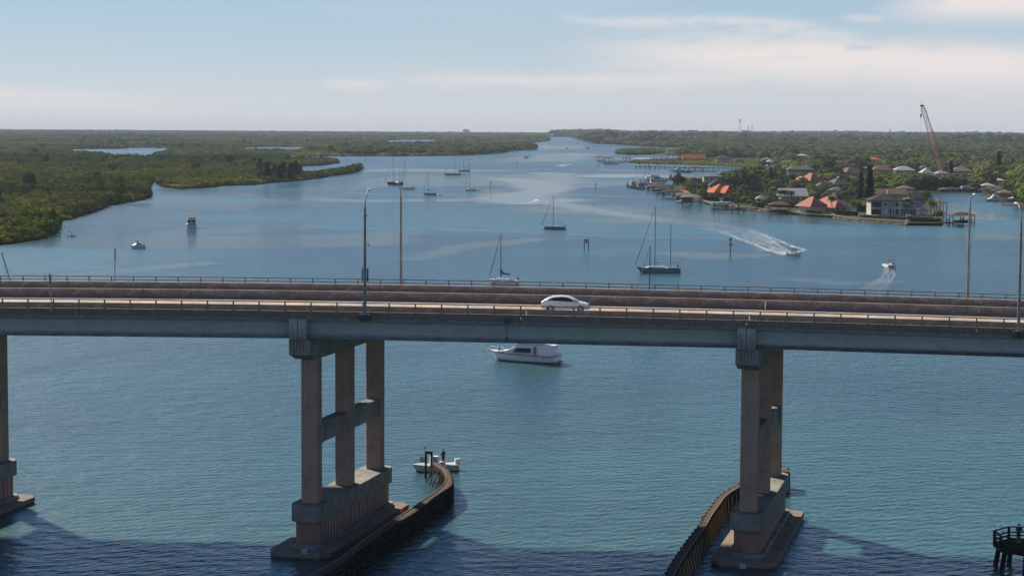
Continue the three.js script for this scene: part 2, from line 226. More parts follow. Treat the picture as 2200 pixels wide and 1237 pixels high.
function sheet(poly, y, thick, m, name, hs = []) {
  const s = new THREE.Shape(poly.map(([x, z]) => new THREE.Vector2(x, -z)));
  for (const h of hs) s.holes.push(new THREE.Path(h.map(([x, z]) => new THREE.Vector2(x, -z))));
  const g = new THREE.ExtrudeGeometry(s, { depth: thick, bevelEnabled: false }); g.applyMatrix4(RX90); g.translate(0, y - thick, 0);
  return kind(new MB().add(g).build(name, m), 'structure');
}
const mud = mat(.050, .048, .026, .95, { map: rep(blotch, 1 / 60) }), lawnM = mat(.045, .062, .02, .95, { map: rep(blotch, 1 / 16) });
sheet(landWorld, .35, 1.2, mud, 'marsh_ground', holes);
sheet(isletWorld, .35, 1.2, mud, 'islet_ground');
sheet(resWorld, 1.0, 1.6, lawnM, 'lawn_ground');
const lawnBright = mat(.12, .19, .03, .95, { map: rep(blotch, 1 / 12) });
for (const l of [[[1690, 453], [1725, 453.5], [1762, 456], [1803, 460], [1798, 462.5], [1760, 460.5], [1733, 458.5], [1690, 455.5]], [[1514, 430], [1535, 436], [1560, 438.5], [1556, 440.5], [1533, 438.5], [1511, 432]], [[1580, 443], [1612, 445], [1612, 447], [1580, 445.5]]]) sheet(l.map(([x, y]) => { const p = W(x, y, 1); return [p.x, p.z]; }), 1.02, .3, lawnBright, 'lawn');

// ------------------------------------------------------------------ foliage
function leafQuad(a, p, n, s, r, asp = 1) {
  const t = V(r() - .5, r() - .5, r() - .5).cross(n).normalize().multiplyScalar(s), b = n.clone().cross(t).normalize().multiplyScalar(s * asp), q = [p.clone().sub(t).sub(b), p.clone().add(t).sub(b.clone().multiplyScalar(.6)), p.clone().add(t.clone().multiplyScalar(.7)).add(b), p.clone().sub(t.clone().multiplyScalar(.8)).add(b.clone().multiplyScalar(.8))];
  for (const k of [0, 1, 2, 0, 2, 3]) a.push(q[k].x, q[k].y, q[k].z);
}
function crownGeo(seed, { lobes = 7, n = 300, spread = .62, flat = .75, leaf = .16, base = 0, rough = .3, core = true, coreDetail = 2 }) {
  const r = rng(seed), a = [], L = [];
  for (let k = 0; k < lobes; k++) { const th = r() * 6.283, d = k ? spread * Math.sqrt(r()) : 0, rr = lerp(.38, .6, r()); L.push([Math.cos(th) * d, base + flat * (.52 + .5 * (1 - d) * r()), Math.sin(th) * d, rr]); }
  for (let k = 0; k < n; k++) {
    const [x, y, z, rr] = L[Math.floor(r() * lobes)], th = r() * 6.283, cy = lerp(-.75, 1, Math.pow(r(), .8)), sy = Math.sqrt(1 - cy * cy), d = V(Math.cos(th) * sy, cy, Math.sin(th) * sy), rad = rr * (1 + rough * (r() - .6));
    leafQuad(a, V(x + d.x * rad, y + d.y * rad * flat, z + d.z * rad), d.clone().add(V(r() - .5, r() - .2, r() - .5).multiplyScalar(1.3)).normalize(), leaf * lerp(.6, 1.3, r()), r);
  }
  if (core) for (const [x, y, z, rr] of L) {
    const g = new THREE.IcosahedronGeometry(rr * .84, coreDetail), p = g.attributes.position;
    for (let i = 0; i < p.count; i++) { const q = V().fromBufferAttribute(p, i), k = 1 + .3 * (fbm(q.x * 5 / rr + x * 9 + 20, q.y * 5 / rr + q.z * 4 / rr + 20, 2) - .5); a.push(x + q.x * k, y + q.y * k * flat, z + q.z * k); }
  }
  const g = new THREE.BufferGeometry(); g.setAttribute('position', new THREE.Float32BufferAttribute(a, 3)); g.computeVertexNormals(); return g;
}
const leafMat = (r, g, b) => new THREE.MeshPhysicalMaterial({ color: rgb(r, g, b), roughness: 1, specularIntensity: .12 });
const leafWhite = leafMat(1, 1, 1);
const bushVar = [0, 1, 2, 3, 4].map((k) => crownGeo(100 + k, { lobes: 6 + k, n: 1000, spread: .75, flat: .62, leaf: .07, rough: .36 }));
const treeVar = [0, 1, 2, 3].map((k) => crownGeo(200 + k, { lobes: 8 + k, n: 900, spread: .66, flat: .8, leaf: .08, base: .35, rough: .36 }));
const PAL = { garden: [[0.061, 0.094, 0.024], [0.094, 0.132, 0.026], [0.132, 0.187, 0.030], [0.066, 0.099, 0.028], [0.154, 0.209, 0.034]], mangrove: [[0.087, 0.140, 0.020], [0.180, 0.198, 0.025], [0.131, 0.187, 0.021], [0.212, 0.204, 0.028], [0.111, 0.175, 0.021], [0.175, 0.152, 0.043], [0.224, 0.226, 0.025]], forest: [[0.051, 0.086, 0.024], [0.089, 0.128, 0.024], [0.137, 0.171, 0.028], [0.063, 0.103, 0.027], [0.113, 0.148, 0.028], [0.122, 0.113, 0.042], [0.146, 0.185, 0.028], [0.131, 0.124, 0.059]] };
const lumps = new Map();
function lump(set, x, y, z, s, sy, pal, r, clumpTone) {
  const list = set === 'tree' ? treeVar : bushVar, v = Math.floor(r() * list.length), key = set + v; if (!lumps.has(key)) lumps.set(key, { geo: list[v], m: [], c: [] });
  const e = lumps.get(key), q = new THREE.Matrix4().compose(V(x, y, z), new THREE.Quaternion().setFromAxisAngle(UP, r() * 6.283), V(s, sy, s)); e.m.push(q);
  const P = PAL[pal], c = P[Math.min(P.length - 1, Math.floor(clamp(clumpTone * .999 + (r() - .5) * .22) * P.length))], k = set === 'tree' ? lerp(.6, 1.4, r()) : lerp(.72, 1.28, r()); e.c.push([c[0] * k, c[1] * k, c[2] * k]);
}
const inFrame = (px, m = 90) => px > -m && px < 2200 + m;
// keep-clear zones are filled by the houses before the woods are planted: [px0, py0, px1, py1] of what must stay visible
const CLEAR = [];
function blocks(px, pyBase, hPx, wPx) { for (const [a, b, c, d] of CLEAR) if (px + wPx > a && px - wPx < c && pyBase > d - 1 && pyBase - hPx < d) if (pyBase - hPx < d - (d - b) * .5) return true; return false; }
function plantWoods() {
  const r = rng(77);
  for (let Z = 640; Z < FAR - 200;) {
    const near = Z < 2000, row = Z < 1300 ? 2.6 : Z < 2200 ? 3.6 : Z < 4200 ? lerp(5, 9, (Z - 2200) / 2000) : lerp(12, 46, (Z - 4200) / 7000);
    const half = .275 * Z;
    for (let x = -half * 1.1; x < half * 1.1;) {
      const step = Z < 1300 ? 2.6 : Z < 2200 ? 3.4 : lerp(4.2, 9.5, clamp((Z - 2200) / 8000)); x += step;
      const X = x + (r() - .5) * step, ZZ = -(Z + (r() - .5) * row), p = toPx(X, 0, ZZ);
      const isl = inPoly(isletWorld, X, ZZ);
      if (!isl && !onLand(X, ZZ)) continue;
      const tone = fbm(X / 70 + 40, ZZ / 160 + 40, 4), tone2 = clamp((tone - .3) / .4);
      if (inPoly(resWorld, X, ZZ)) { // garden shrubs, clear of the houses and the lawns along the wall
        const q = inPoly(resCore, X, ZZ), s = lerp(1.2, 2.4, r()), hh = s * lerp(.7, 1.25, r()); if (!q || r() < .25 || blocks(p[0], p[1] + 2, hh * 1.2 * F / Z, s * F / Z * .9)) continue; lump('shrub', X, .8, ZZ, s, hh, 'garden', r, tone2); continue;
      }
      const hv = fbm(X / 35 + 11, ZZ / 35 + 90, 3), edge = 1;
      const left = p[0] < 1185, tall = !isl && (left ? (p[1] < 334.5 && p[1] > 313 && p[0] > 735 && fbm(X / 130, ZZ / 130 + 5, 2) > .42) : (p[1] < 352 || p[0] > 1470));
      const marshRight = !left && ((p[1] > 331 && p[0] < 1640 && p[1] > 341) || (p[0] > 1428 && p[0] < 1466 && p[1] > 318 && p[1] < 333));
      const creek = left && !isl ? Math.abs(fbm(X / 210 + 3, ZZ / 330 + 9, 3) - .5) : 1; if (creek < .009) continue;
      if (left && fbm(X / 45 + 3, ZZ / 45, 2) < .27 && r() < .6) continue;
      if (tall && !marshRight) {
        const big = fbm(X / 420 + 8, ZZ / 420, 3), s = lerp(4.2, 8.2, r()) * (left ? .8 : 1) * (Z > 4500 ? 1.45 * lerp(.45, 1.8, big) : 1), hh = s * lerp(.8, 1.15, r()) * lerp(.8, 1.25, hv);
        if (r() < (Z < 2600 ? .66 : Z < 4500 ? .5 : .15)) continue;
        if (Z < 2700 && blocks(p[0], p[1], hh * 1.5 * F / Z, s * F / Z * .8)) continue;
        lump('tree', X, -.3, ZZ, s, hh, 'forest', r, tone2);
      } else {
        const hTop = (isl ? 5.5 : marshRight ? 2.4 : lerp(2.6, 5.4, clamp((hv - .25) * 2))) * (Z > 5000 ? 1.5 : 1), s = lerp(1.7, 3.7, Math.pow(r(), 1.3)) * (Z > 2600 ? 1.5 : 1) * (Z > 5000 ? 1.5 : 1);
        if (left && !isl && r() < .0012) { lump('tree', X, -.2, ZZ, lerp(2.6, 4.4, r()) * (Z > 2600 ? 1.4 : 1), lerp(5, 7.5, r()), 'forest', r, .1 + .3 * r()); continue; }
        if (marshRight && blocks(p[0], p[1], hTop * 1.1 * F / Z, s * F / Z)) continue;
        lump('bush', X, -.2, ZZ, s, hTop / .95 * lerp(.7, 1.25, r()) * (creek < .028 ? 1.35 : 1), 'mangrove', r, creek < .028 ? .05 : tone2);  // taller along the creeks, with the shading of their edges put into leaf colour
      }
    }
    Z += row;
  }
  const names = { bush0: 'mangrove_thicket', bush1: 'mangrove_thicket', bush2: 'mangrove_thicket', bush3: 'mangrove_thicket', bush4: 'mangrove_thicket' };
  let total = 0;
  for (const [key, e] of lumps) {
    const gd = key.startsWith('shrub'), im = new THREE.InstancedMesh(e.geo, leafWhite, e.m.length), c = new THREE.Color(); total += e.m.length;
    e.m.forEach((q, i) => { im.setMatrixAt(i, q); im.setColorAt(i, c.setRGB(...e.c[i])); });
    im.name = numbered(gd ? 'garden_shrubs' : names[key] || 'woodland'); im.castShadow = im.receiveShadow = true; kind(im, 'stuff');
    im.userData.label = gd ? 'low green garden shrubs between the houses of the right bank' : names[key] ? 'olive green mangrove canopy covering the marsh shores and islets' : 'mixed green woodland running to the horizon behind the river houses';
    im.userData.category = gd ? 'shrubs' : names[key] ? 'mangroves' : 'woodland'; im.userData.group = gd ? 'garden shrubs' : names[key] ? 'mangrove canopy' : 'woodland canopy'; scene.add(im);
  }
  console.log('canopy copies', total);
}
// ------------------------------------------------------------------ the bridge: x along it, z towards the camera side, deck line a shallow crest
const YAW = THREE.MathUtils.degToRad(4.142), BX = -47.859, BZ = 186.48;
const deckY = (t) => H - 16.3795 + .0051116 * t - 1.36463e-4 * t * t;
const WID = 28, SPAN = 41.45, T1 = 28.1, TMIN = T1 - SPAN * 2, TMAX = T1 + SPAN * 3;
const bridge = thing('road_bridge', 'long concrete road bridge on ribbed column piers crossing the whole waterway', 'bridge', V(BX, 0, -BZ), -YAW);
function sweep(prof, t0, t1, step, closed = true) {                       // prof: [n (away from camera), height over rail line]
  const n = Math.max(1, Math.round((t1 - t0) / step)), pos = [], uv = [], arc = [0], P = closed ? [...prof, prof[0]] : prof;
  for (let k = 1; k < P.length; k++) arc.push(arc[k - 1] + Math.hypot(P[k][0] - P[k - 1][0], P[k][1] - P[k - 1][1]));
  const pt = (t, k) => [t, deckY(t) + P[k][1], -P[k][0]];
  const quad = (a, b, c, d, ua, ub, uc, ud) => { pos.push(...a, ...b, ...c, ...a, ...c, ...d); uv.push(...ua, ...ub, ...uc, ...ua, ...uc, ...ud); };
  for (let i = 0; i < n; i++) { const a = lerp(t0, t1, i / n), b = lerp(t0, t1, (i + 1) / n); for (let k = 0; k < P.length - 1; k++) quad(pt(a, k), pt(b, k), pt(b, k + 1), pt(a, k + 1), [a, arc[k]], [b, arc[k]], [b, arc[k + 1]], [a, arc[k + 1]]); }
  if (closed) for (const [t, s] of [[t0, 1], [t1, -1]]) { const sh = THREE.ShapeUtils.triangulateShape(prof.map(([x, y]) => new THREE.Vector2(x, y)), []); for (const f of sh) { const q = s > 0 ? [f[0], f[1], f[2]] : [f[2], f[1], f[0]]; for (const k of q) { pos.push(...pt(t, k)); uv.push(prof[k][0], prof[k][1]); } } }
  const g = new THREE.BufferGeometry(); g.setAttribute('position', new THREE.Float32BufferAttribute(pos, 3)); g.setAttribute('uv', new THREE.Float32BufferAttribute(uv, 2)); g.computeVertexNormals(); return g;
}
function sub(name, g, m, parent) { const o = new THREE.Mesh(g, m); o.name = name; o.castShadow = o.receiveShadow = true; parent.add(o); return o; }
{
  const B = bridge, ST = 2.44, SEG = 20.72;
  // roadway slab with two carriageways crowned at the median, pavements behind the outer barriers
  sub('deck', sweep([[.0, -1.60], [.0, -1.30], [2.2, -1.30], [2.65, -1.44], [13.7, -1.075], [14.3, -1.075], [25.35, -1.22], [25.8, -1.22], [28, -1.25], [28, -1.60]], TMIN, TMAX, ST), M.walk, B);
  sub('road_surface', sweep([[2.67, -1.43], [13.68, -1.062], [13.68, -1.09], [2.67, -1.458]], TMIN, TMAX, ST), M.road, B);
  sub('road_surface', sweep([[14.32, -1.062], [25.33, -1.205], [25.33, -1.235], [14.32, -1.09]], TMIN, TMAX, ST), M.road, B);
  for (const n of [3.9, 12.9, 15.1, 24.1]) { const h = n < 14 ? lerp(-1.43, -1.062, (n - 2.67) / 11) : lerp(-1.062, -1.205, (n - 14.32) / 11); sub('edge_line', sweep([[n - .07, h + .008], [n + .07, h + .010], [n + .07, h - .002], [n - .07, h - .004]], TMIN, TMAX, ST), M.offwhite, B); }
  for (let t = TMIN + 3; t < TMAX - 4; t += 12.2) for (const n of [8.3, 19.6]) { const h = n < 14 ? lerp(-1.43, -1.062, (n - 2.67) / 11) : lerp(-1.062, -1.205, (n - 14.32) / 11); sub('lane_dash', sweep([[n - .07, h + .008], [n + .07, h + .010], [n + .07, h - .002], [n - .07, h - .004]], t, t + 3, 3), M.offwhite, B); }
  const bar = (n, base, top, s) => [[n - .30 * s, base], [n - .25 * s, base + .22], [n - .17 * s, base + .36], [n - .15 * s, top], [n + .15 * s, top], [n + .17 * s, base + .36], [n + .25 * s, base + .22], [n + .30 * s, base]];
  for (let k = 0, t = T1 - SEG * 4; t < TMAX - 1; t += SEG, k++) {
    const a = t + .03, b = Math.min(TMAX, t + SEG - .03), skew = (n) => .174 * n;
    sub('median_barrier', sweep(bar(14, -1.08, -.17, 1), a + skew(14), b + skew(14), ST), M.barrier, B);
    sub('traffic_barrier', sweep([[2.2, -1.32], [2.2, -.63], [2.5, -.61], [2.52, -1.05], [2.65, -1.2], [2.68, -1.45]], a + skew(2), b + skew(2), ST), M.barrier, B);
    sub('traffic_barrier', sweep([[25.32, -1.24], [25.36, -1.0], [25.5, -.84], [25.53, -.39], [25.86, -.39], [25.86, -1.24]], a + skew(26), b + skew(26), ST), M.barrier, B);
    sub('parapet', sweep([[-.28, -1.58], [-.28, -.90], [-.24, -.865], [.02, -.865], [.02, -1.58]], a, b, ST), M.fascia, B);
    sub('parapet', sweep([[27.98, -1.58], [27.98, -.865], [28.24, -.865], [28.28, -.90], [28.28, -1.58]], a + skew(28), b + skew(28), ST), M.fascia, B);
    sub('fascia_ledge', sweep([[-.34, -1.66], [-.34, -1.50], [-.285, -1.46], [-.285, -1.66]], a, b, ST), M.cap, B);
    // vertical ribs cast into the outer face of the parapet
    const rb = new MB(); for (let q = a + .1; q < b - .1; q += .2) rb.box(.085, .50, .03, q, deckY(q) - 1.19, .296); sub('parapet_rib', metricUV(mergeGeometries(rb.a)), M.fascia, B);
  }
  // railings
  const post = metricUV(mergeGeometries([...new MB().box(.13, .84, .07, 0, .42, 0).a, ...new MB().box(.17, .03, .16, 0, .015, 0).a]));
  for (let t = TMIN + .3, k = 0; t < TMAX; t += ST, k++) { }
  for (let k = -22; k < 63; k++) { const t = k * ST; const p = sub('railing_post', post, M.rail, B); p.position.set(t, deckY(t) - .865, .13); }
  for (let k = -22; k < 63; k++) { const t = k * ST - 2.305; const p = sub('railing_post', post, M.rail, B); p.position.set(t, deckY(t) - .865, -28.13); }
  for (const n of [-.13, 28.13]) for (const h of [-.02, -.37]) for (let t = TMIN; t < TMAX - 1; t += SEG) sub('railing_rail', sweep([[n - .05, h - .06], [n - .05, h + .04], [n + .05, h + .04], [n + .05, h - .06]], t + .02, t + SEG - .02, ST), M.rail, B);
  // girders
  for (let s = -2; s < 3; s++) for (let k = 0; k < 8; k++) {
    const n0 = .52 + k * 3.85, off = .174 * n0, a = T1 + s * SPAN + off, b = a + SPAN, ya = deckY(T1 + s * SPAN), yb = deckY(T1 + (s + 1) * SPAN), pos = [];
    const prof = [[0, -3.50], [0, -3.14], [.2, -3.0], [.24, -1.95], [0, -1.8], [0, -1.61], [.9, -1.61], [.9, -1.8], [.66, -1.95], [.7, -3.0], [.9, -3.14], [.9, -3.50]];
    const g = new THREE.Shape(prof.map(([x, y]) => new THREE.Vector2(-x - n0, y))), e = new THREE.ExtrudeGeometry(g, { depth: SPAN - .08, bevelEnabled: false, steps: 6 });
    const p = e.attributes.position; for (let i = 0; i < p.count; i++) { const z = p.getX(i), y = p.getY(i), x = p.getZ(i), f = x / SPAN; p.setXYZ(i, a + .04 + x, lerp(ya, yb, f) + (y > -1.7 ? lerp(y, y + deckY(a + x) - lerp(ya, yb, f), 1) : y), z); }
    const gg = e.index ? e.toNonIndexed() : e, pp = gg.attributes.position; for (let i = 0; i < pp.count; i += 3) { const x1 = [pp.getX(i), pp.getY(i), pp.getZ(i)], x2 = [pp.getX(i + 1), pp.getY(i + 1), pp.getZ(i + 1)]; pp.setXYZ(i, ...x2); pp.setXYZ(i + 1, ...x1); }
    gg.computeVertexNormals(); sub('girder', metricUV(gg), M.girder, B);
  }
  // stained bottom flange of the outer girder, span by span
  for (let s = -2; s < 3; s++) { const a = T1 + s * SPAN + .12, b = a + SPAN - .18, ya = deckY(T1 + s * SPAN), yb = deckY(T1 + (s + 1) * SPAN); new MB().bar(V(a, ya - 3.33, -.5), V(b, yb - 3.33, -.5), .06, .36).build('bottom_flange', M.flange, B); }
  // piers, turned with the channel
  const ribbed = (w, d, rib, pitch, r) => {                                    // plan outline of a ribbed shaft
    const pts = []; const side = (x0, y0, x1, y1) => { const L = Math.hypot(x1 - x0, y1 - y0), n = Math.round(L / pitch), ux = (x1 - x0) / L, uy = (y1 - y0) / L, nx = uy, ny = -ux; for (let k = 0; k < n; k++) { const a = L * (k + .0) / n, b = L * (k + .45) / n, c = L * (k + .55) / n, e = L * (k + 1) / n; for (const [q, o] of [[a + .01, 0], [b - .01, 0], [b + .012, -rib], [e - .012, -rib]]) pts.push([x0 + ux * q + nx * o, y0 + uy * q + ny * o]); } };
    side(-w / 2 + r, -d / 2, w / 2 - r, -d / 2); side(w / 2, -d / 2 + r, w / 2, d / 2 - r); side(w / 2 - r, d / 2, -w / 2 + r, d / 2); side(-w / 2, d / 2 - r, -w / 2, -d / 2 + r); return pts;
  };
  const rounded = (w, d, r, n = 6) => { const pts = []; for (const [cx, cy, a0] of [[w / 2 - r, -d / 2 + r, -Math.PI / 2], [w / 2 - r, d / 2 - r, 0], [-w / 2 + r, d / 2 - r, Math.PI / 2], [-w / 2 + r, -d / 2 + r, Math.PI]]) for (let k = 0; k <= n; k++) { const a = a0 + Math.PI / 2 * k / n; pts.push([cx + Math.cos(a) * r, cy + Math.sin(a) * r]); } return pts; };
  const up = (pts, y0, h, w = 0, bev = 0) => { const m = RX90.clone(); m.setPosition(0, y0, -w); return [pts, h, m, bev]; };
  for (let s = -2; s <= 3; s++) {
    const tj = T1 + s * SPAN + (s === -1 ? 1.1 : 0), P = new THREE.Group(); P.name = 'pier'; P.position.set(tj, 0, .25); P.rotation.y = -THREE.MathUtils.degToRad(9.86); B.add(P);
    const gb = deckY(tj) - 3.5, topPed = 4.76, colW = 1.6, colD = 1.88, WC = [3.6, 13.4, 23.2], mid = 13.2;
    new MB().extrude(...up(rounded(6.1, 26.6, .9, 1), .2, .4, mid - .3, .05)).build('footing', M.footing, P);
    new MB().extrude(...up(rounded(6.02, 26.5, .9, 1), -1.2, 1.42, mid - .3)).build('footing_waterline', M.wetfoot, P);
    new MB().extrude(...up(rounded(3.5, 23.9, 1.35, 8), .55, .4, mid, .06)).build('plinth', M.cap, P);
    new MB().extrude(...up(ribbed(2.42, 22.9, .04, .25, .75), .8, 2.5, mid)).build('pedestal', M.panel, P);
    new MB().extrude(...up(rounded(3.15, 23.7, 1.2, 8), 3.2, 1.47, mid, .09)).build('pedestal_cap', M.cap, P);
    // long sides of the pedestal: panels between light strips
    const pg = metricUV(mergeGeometries(new MB().box(.05, 2.2, .70, 0, 2.02, 0).a)), sg = metricUV(mergeGeometries(new MB().box(.085, 2.2, .14, 0, 2.02, 0).a));
    for (const sd of [1, -1]) for (let k = 0; k < 25; k++) { const w = mid - 10.2 + k * .85; const a = sub('panel', pg, k % 3 === 1 ? M.panelB : M.panel, P); a.position.set(sd * 1.225, 0, -w); const b = sub('panel_strip', sg, M.strip, P); b.position.set(sd * 1.225, 0, -w - .425); }
    for (const w of WC) { new MB().extrude(...up(ribbed(colW, colD, .05, .32, .12), topPed - .02, gb - 1.95 - topPed, w)).build('column', M.column, P); }
    // cross beam with pads where it meets the columns
    for (const [a, b] of [[WC[0] + colD / 2, WC[1] - colD / 2], [WC[1] + colD / 2, WC[2] - colD / 2]]) new MB().box(1.2, 1.85, b - a + .02, 0, 11.2, -(a + b) / 2).build('cross_beam', M.cap, P);
    for (const w of WC) new MB().box(1.68, 1.87, 1.2, 0, 11.2, -w + (w === WC[0] ? -.36 : w === WC[2] ? .36 : 0)).build('cross_beam_pad', M.cap, P);
    // hammerhead cap: chamfered noses, ribs on the near end
    const cw = 1.98, c0 = .25, c1 = 27.6, prof = [[c0, 0], [c1, 0], [c1, -1.25], [c1 - 1.4, -2.02], [c0 + 1.6, -2.02], [c0, -1.42]];
    const cm = new THREE.Matrix4().makeRotationY(Math.PI / 2); cm.setPosition(-cw / 2, gb - .06, 0);
    new MB().extrude(prof, cw, cm, .06).build('pier_cap', M.cap, P);
    const nb = new MB(); for (let k = -2; k <= 2; k++) nb.box(.15, 1.0, .14, k * .3, gb - .72, -c0 + .06); nb.build('cap_ribs', M.cap, P);
    for (let k = 0; k < 8; k++) for (const o of [-.45, .45]) new MB().box(.5, .07, .5, o, gb - .02, -1.2 - k * 3.9).build('bearing', M.darkBox, P);
    new MB().box(1.62, 1.86, .5, 0, gb + .95, .0).build('joint_cover', M.cover, P);
    new MB().box(.05, 1.9, .04, 0, gb + .92, .262).build('joint_gap', M.darkBox, P);
  }
  // small navigation lights hung under the parapet at mid span
  const t = 47.6, y = deckY(t);
  const nav = thing('navigation_light', 'small dark hanging navigation light box on the bridge face at mid span', 'light', V(BX + Math.cos(YAW) * t, 0, -BZ + Math.sin(YAW) * t), -YAW);
  new MB().box(.62, .42, .3, 0, y - 1.42, .47).build('box', M.darkBox, nav);
  new MB().tube(V(-.02, y - 1.6, .5), V(-.02, y - 2.95, .5), .03).build('hanger', M.darkBox, nav);
  new MB().tube(V(-.02, y - 2.9, .5), V(-.02, y - 3.25, .5), .1, .13, 10).build('lamp', M.darkBox, nav);
  const cab = new MB(); for (let k = 0; k < 8; k++) { const f = (q) => V(.3 + q * .12, y - 1.6 - .55 * Math.sin(q / 8 * Math.PI) - .0 * q, .42); cab.tube(f(k), f(k + 1), .012, .012, 5); } cab.build('cable', M.black, nav);
}
const onBridge = (t, n, h) => V(BX + Math.cos(YAW) * t + Math.sin(YAW) * n, deckY(t) + h, -BZ + Math.sin(YAW) * t - Math.cos(YAW) * n);

// ------------------------------------------------------------------ street lamps, each on a bracket outside the railing
function streetLamp(t, n, dir, label, m, extra) {
  const o = thing('street_lamp', label, 'street lamp', onBridge(t, n, -1.3), -YAW + (dir > 0 ? 0 : Math.PI), 'cobra head lamps along the bridge');
  new MB().box(.95, .5, .62, 0, .0, .02).box(.75, .18, .5, 0, -.33, 0).build('bracket', M.wetfoot, o);
  new MB().box(.42, .04, .42, 0, .27, 0).build('base_plate', M.steel, o);
  new MB().tube(V(0, .28, 0), V(0, 10.1, 0), .15, .105, 14).build('pole', m, o);
  const arm = new MB(), q = [[0, 9.6], [.1, 10.1], [.35, 10.7], [.9, 11.3], [1.7, 11.62], [2.5, 11.7]]; for (let k = 0; k < q.length - 1; k++) arm.tube(V(0, q[k][1], -q[k][0]), V(0, q[k + 1][1], -q[k + 1][0]), .065 - k * .004, .06 - k * .004, 10); arm.build('arm', M.poleWarm, o);
  const hd = new MB().ball(.2, 0, 11.68, -2.75, 1.0, .55, 2.1, 14).box(.2, .1, .3, 0, 11.7, -2.35).build('lamp_head', M.lampHead, o);
  new MB().ball(.15, 0, 11.62, -2.85, .95, .5, 1.5, 12).build('lens', M.glass, hd);
  if (extra) { new MB().box(.13, 1.15, .2, .26, 3.9, .0).box(.1, 1.1, .16, -.24, 3.9, 0).box(.75, .04, .05, 0, 4.52, 0).box(.75, .04, .05, 0, 3.5, 0).build('camera_box', M.darkBox, o); new MB().tube(V(.1, 6.75, 0), V(.36, 6.7, .05), .03).box(.16, .1, .1, .38, 6.66, .05).box(.03, .34, .03, .3, 6.78, .05).build('sensor', M.darkBox, o); new MB().box(.12, .24, .12, .16, 9.4, 0).build('clamp', M.steel, o); }
  return o;
}
streetLamp(34.4, -.62, 1, 'dark street lamp with a grey equipment box, on the near bridge railing left of centre', M.pole, true);
streetLamp(93.95, -.62, 1, 'street lamp on the near bridge railing at the right edge, arm reaching over the road', M.poleWarm);
streetLamp(33.95, 28.75, -1, 'brownish street lamp on the far bridge railing just right of the dark lamp', M.poleWarm);
streetLamp(93.9, 28.75, -1, 'street lamp on the far bridge railing, standing before the boathouse at right', M.poleWarm);
for (const [t, n, label] of [[4.75, -.42, 'narrow grey sign post seen edge-on, on the near bridge railing at left'], [2.85, 28.5, 'thin post with a narrow ladder-like board on the far bridge railing at left']]) {
  const far = n > 5, o = thing('sign_post', label, 'sign post', onBridge(t, n, -1.2), -YAW);
  new MB().tube(V(0, 0, 0), V(0, far ? 4.2 : 3.55, 0), .06, .055).build('post', M.steel, o);
  if (far) { const b = new MB().box(.03, 1.35, .3, .1, 3.5, 0).box(.16, .03, .06, .05, 4.1, 0).box(.16, .03, .06, .05, 3.0, 0); b.build('sign_board', M.offwhite, o); const c = new MB(); for (let k = 0; k < 8; k++) c.box(.19, .05, .2, .1, 2.95 + k * .165, .05); c.build('bracket', M.steel, o); }
  else { new MB().box(.05, 1.25, .4, -.1, 2.95, 0).build('sign_board', M.steel, o); new MB().box(.34, .05, .08, -.02, 3.45, .2).box(.34, .05, .08, -.02, 2.5, .2).build('bracket', M.steel, o); }
}

// ------------------------------------------------------------------ the white car
{
  const o = thing('white_car', 'white hatchback car driving right on the near carriageway of the bridge', 'car', onBridge(52.6, 8.1, -1.245), -YAW);
  const paint = new THREE.MeshPhysicalMaterial({ color: rgb(.62, .63, .66), roughness: .35, clearcoat: .8, clearcoatRoughness: .1 });
  const W2 = .92, slices = 9, side = [[-2.33, .42], [-2.36, .7], [-2.3, .98], [-2.12, 1.12], [-1.3, 1.16], [0, 1.08], [.75, 1.03], [1.4, .97], [1.95, .86], [2.28, .68], [2.34, .45], [2.28, .3], [1.82, .28], [1.76, .5], [1.55, .66], [1.3, .66], [1.1, .5], [1.04, .28], [-1.02, .28], [-1.08, .5], [-1.28, .66], [-1.52, .66], [-1.74, .5], [-1.8, .28], [-2.25, .32]];
  const mz = T(0, 0, -W2 + .08); new MB().extrude(side, 2 * W2 - .16, mz, .08).build('body', paint, o);
  const top = [[-2.15, 1.08], [-1.75, 1.32], [-1.2, 1.5], [-.4, 1.56], [.2, 1.5], [.75, 1.3], [1.2, 1.0], [.4, .98], [-1.5, 1.04]];
  new MB().extrude(top, 1.5, T(0, 0, -.75), .1).build('cabin', paint, o);
  const win = [[-1.72, 1.1], [-1.25, 1.38], [-.4, 1.47], [.15, 1.43], [.66, 1.24], [.98, 1.03]];
  for (const z of [.845, -.865]) new MB().extrude(win, .02, T(0, 0, z), .008).build('window', M.glass, o);
  new MB().faces([[.83, 1.29, .62], [.83, 1.29, -.62], [1.27, 1.02, -.68], [1.27, 1.02, .68]], [[0, 3, 2, 1]]).build('windscreen', M.glass, o);
  new MB().box(.02, .34, 1.1, -2.03, 1.24, 0, 0, 0, -.62).build('rear_window', M.glass, o);
  for (const x of [-1.4, 1.43]) for (const z of [.76, -.76]) { const w = new THREE.Mesh(mergeGeometries(new MB().tube(V(0, 0, -.11), V(0, 0, .11), .335, .335, 22).a), M.black); w.name = 'wheel'; w.position.set(x, .335, z); o.add(w); new MB().tube(V(0, 0, -.115), V(0, 0, .118), .2, .2, 14).build('rim', M.steel, w); }
  for (const z of [.7, -.7]) { new MB().box(.1, .12, .42, -2.31, .92, z).build('tail_light', M.red, o); new MB().box(.25, .1, .3, 2.17, .74, z).build('headlight', M.glass, o); new MB().box(.16, .1, .16, .72, 1.08, z * 1.36).build('mirror', paint, o); }
}
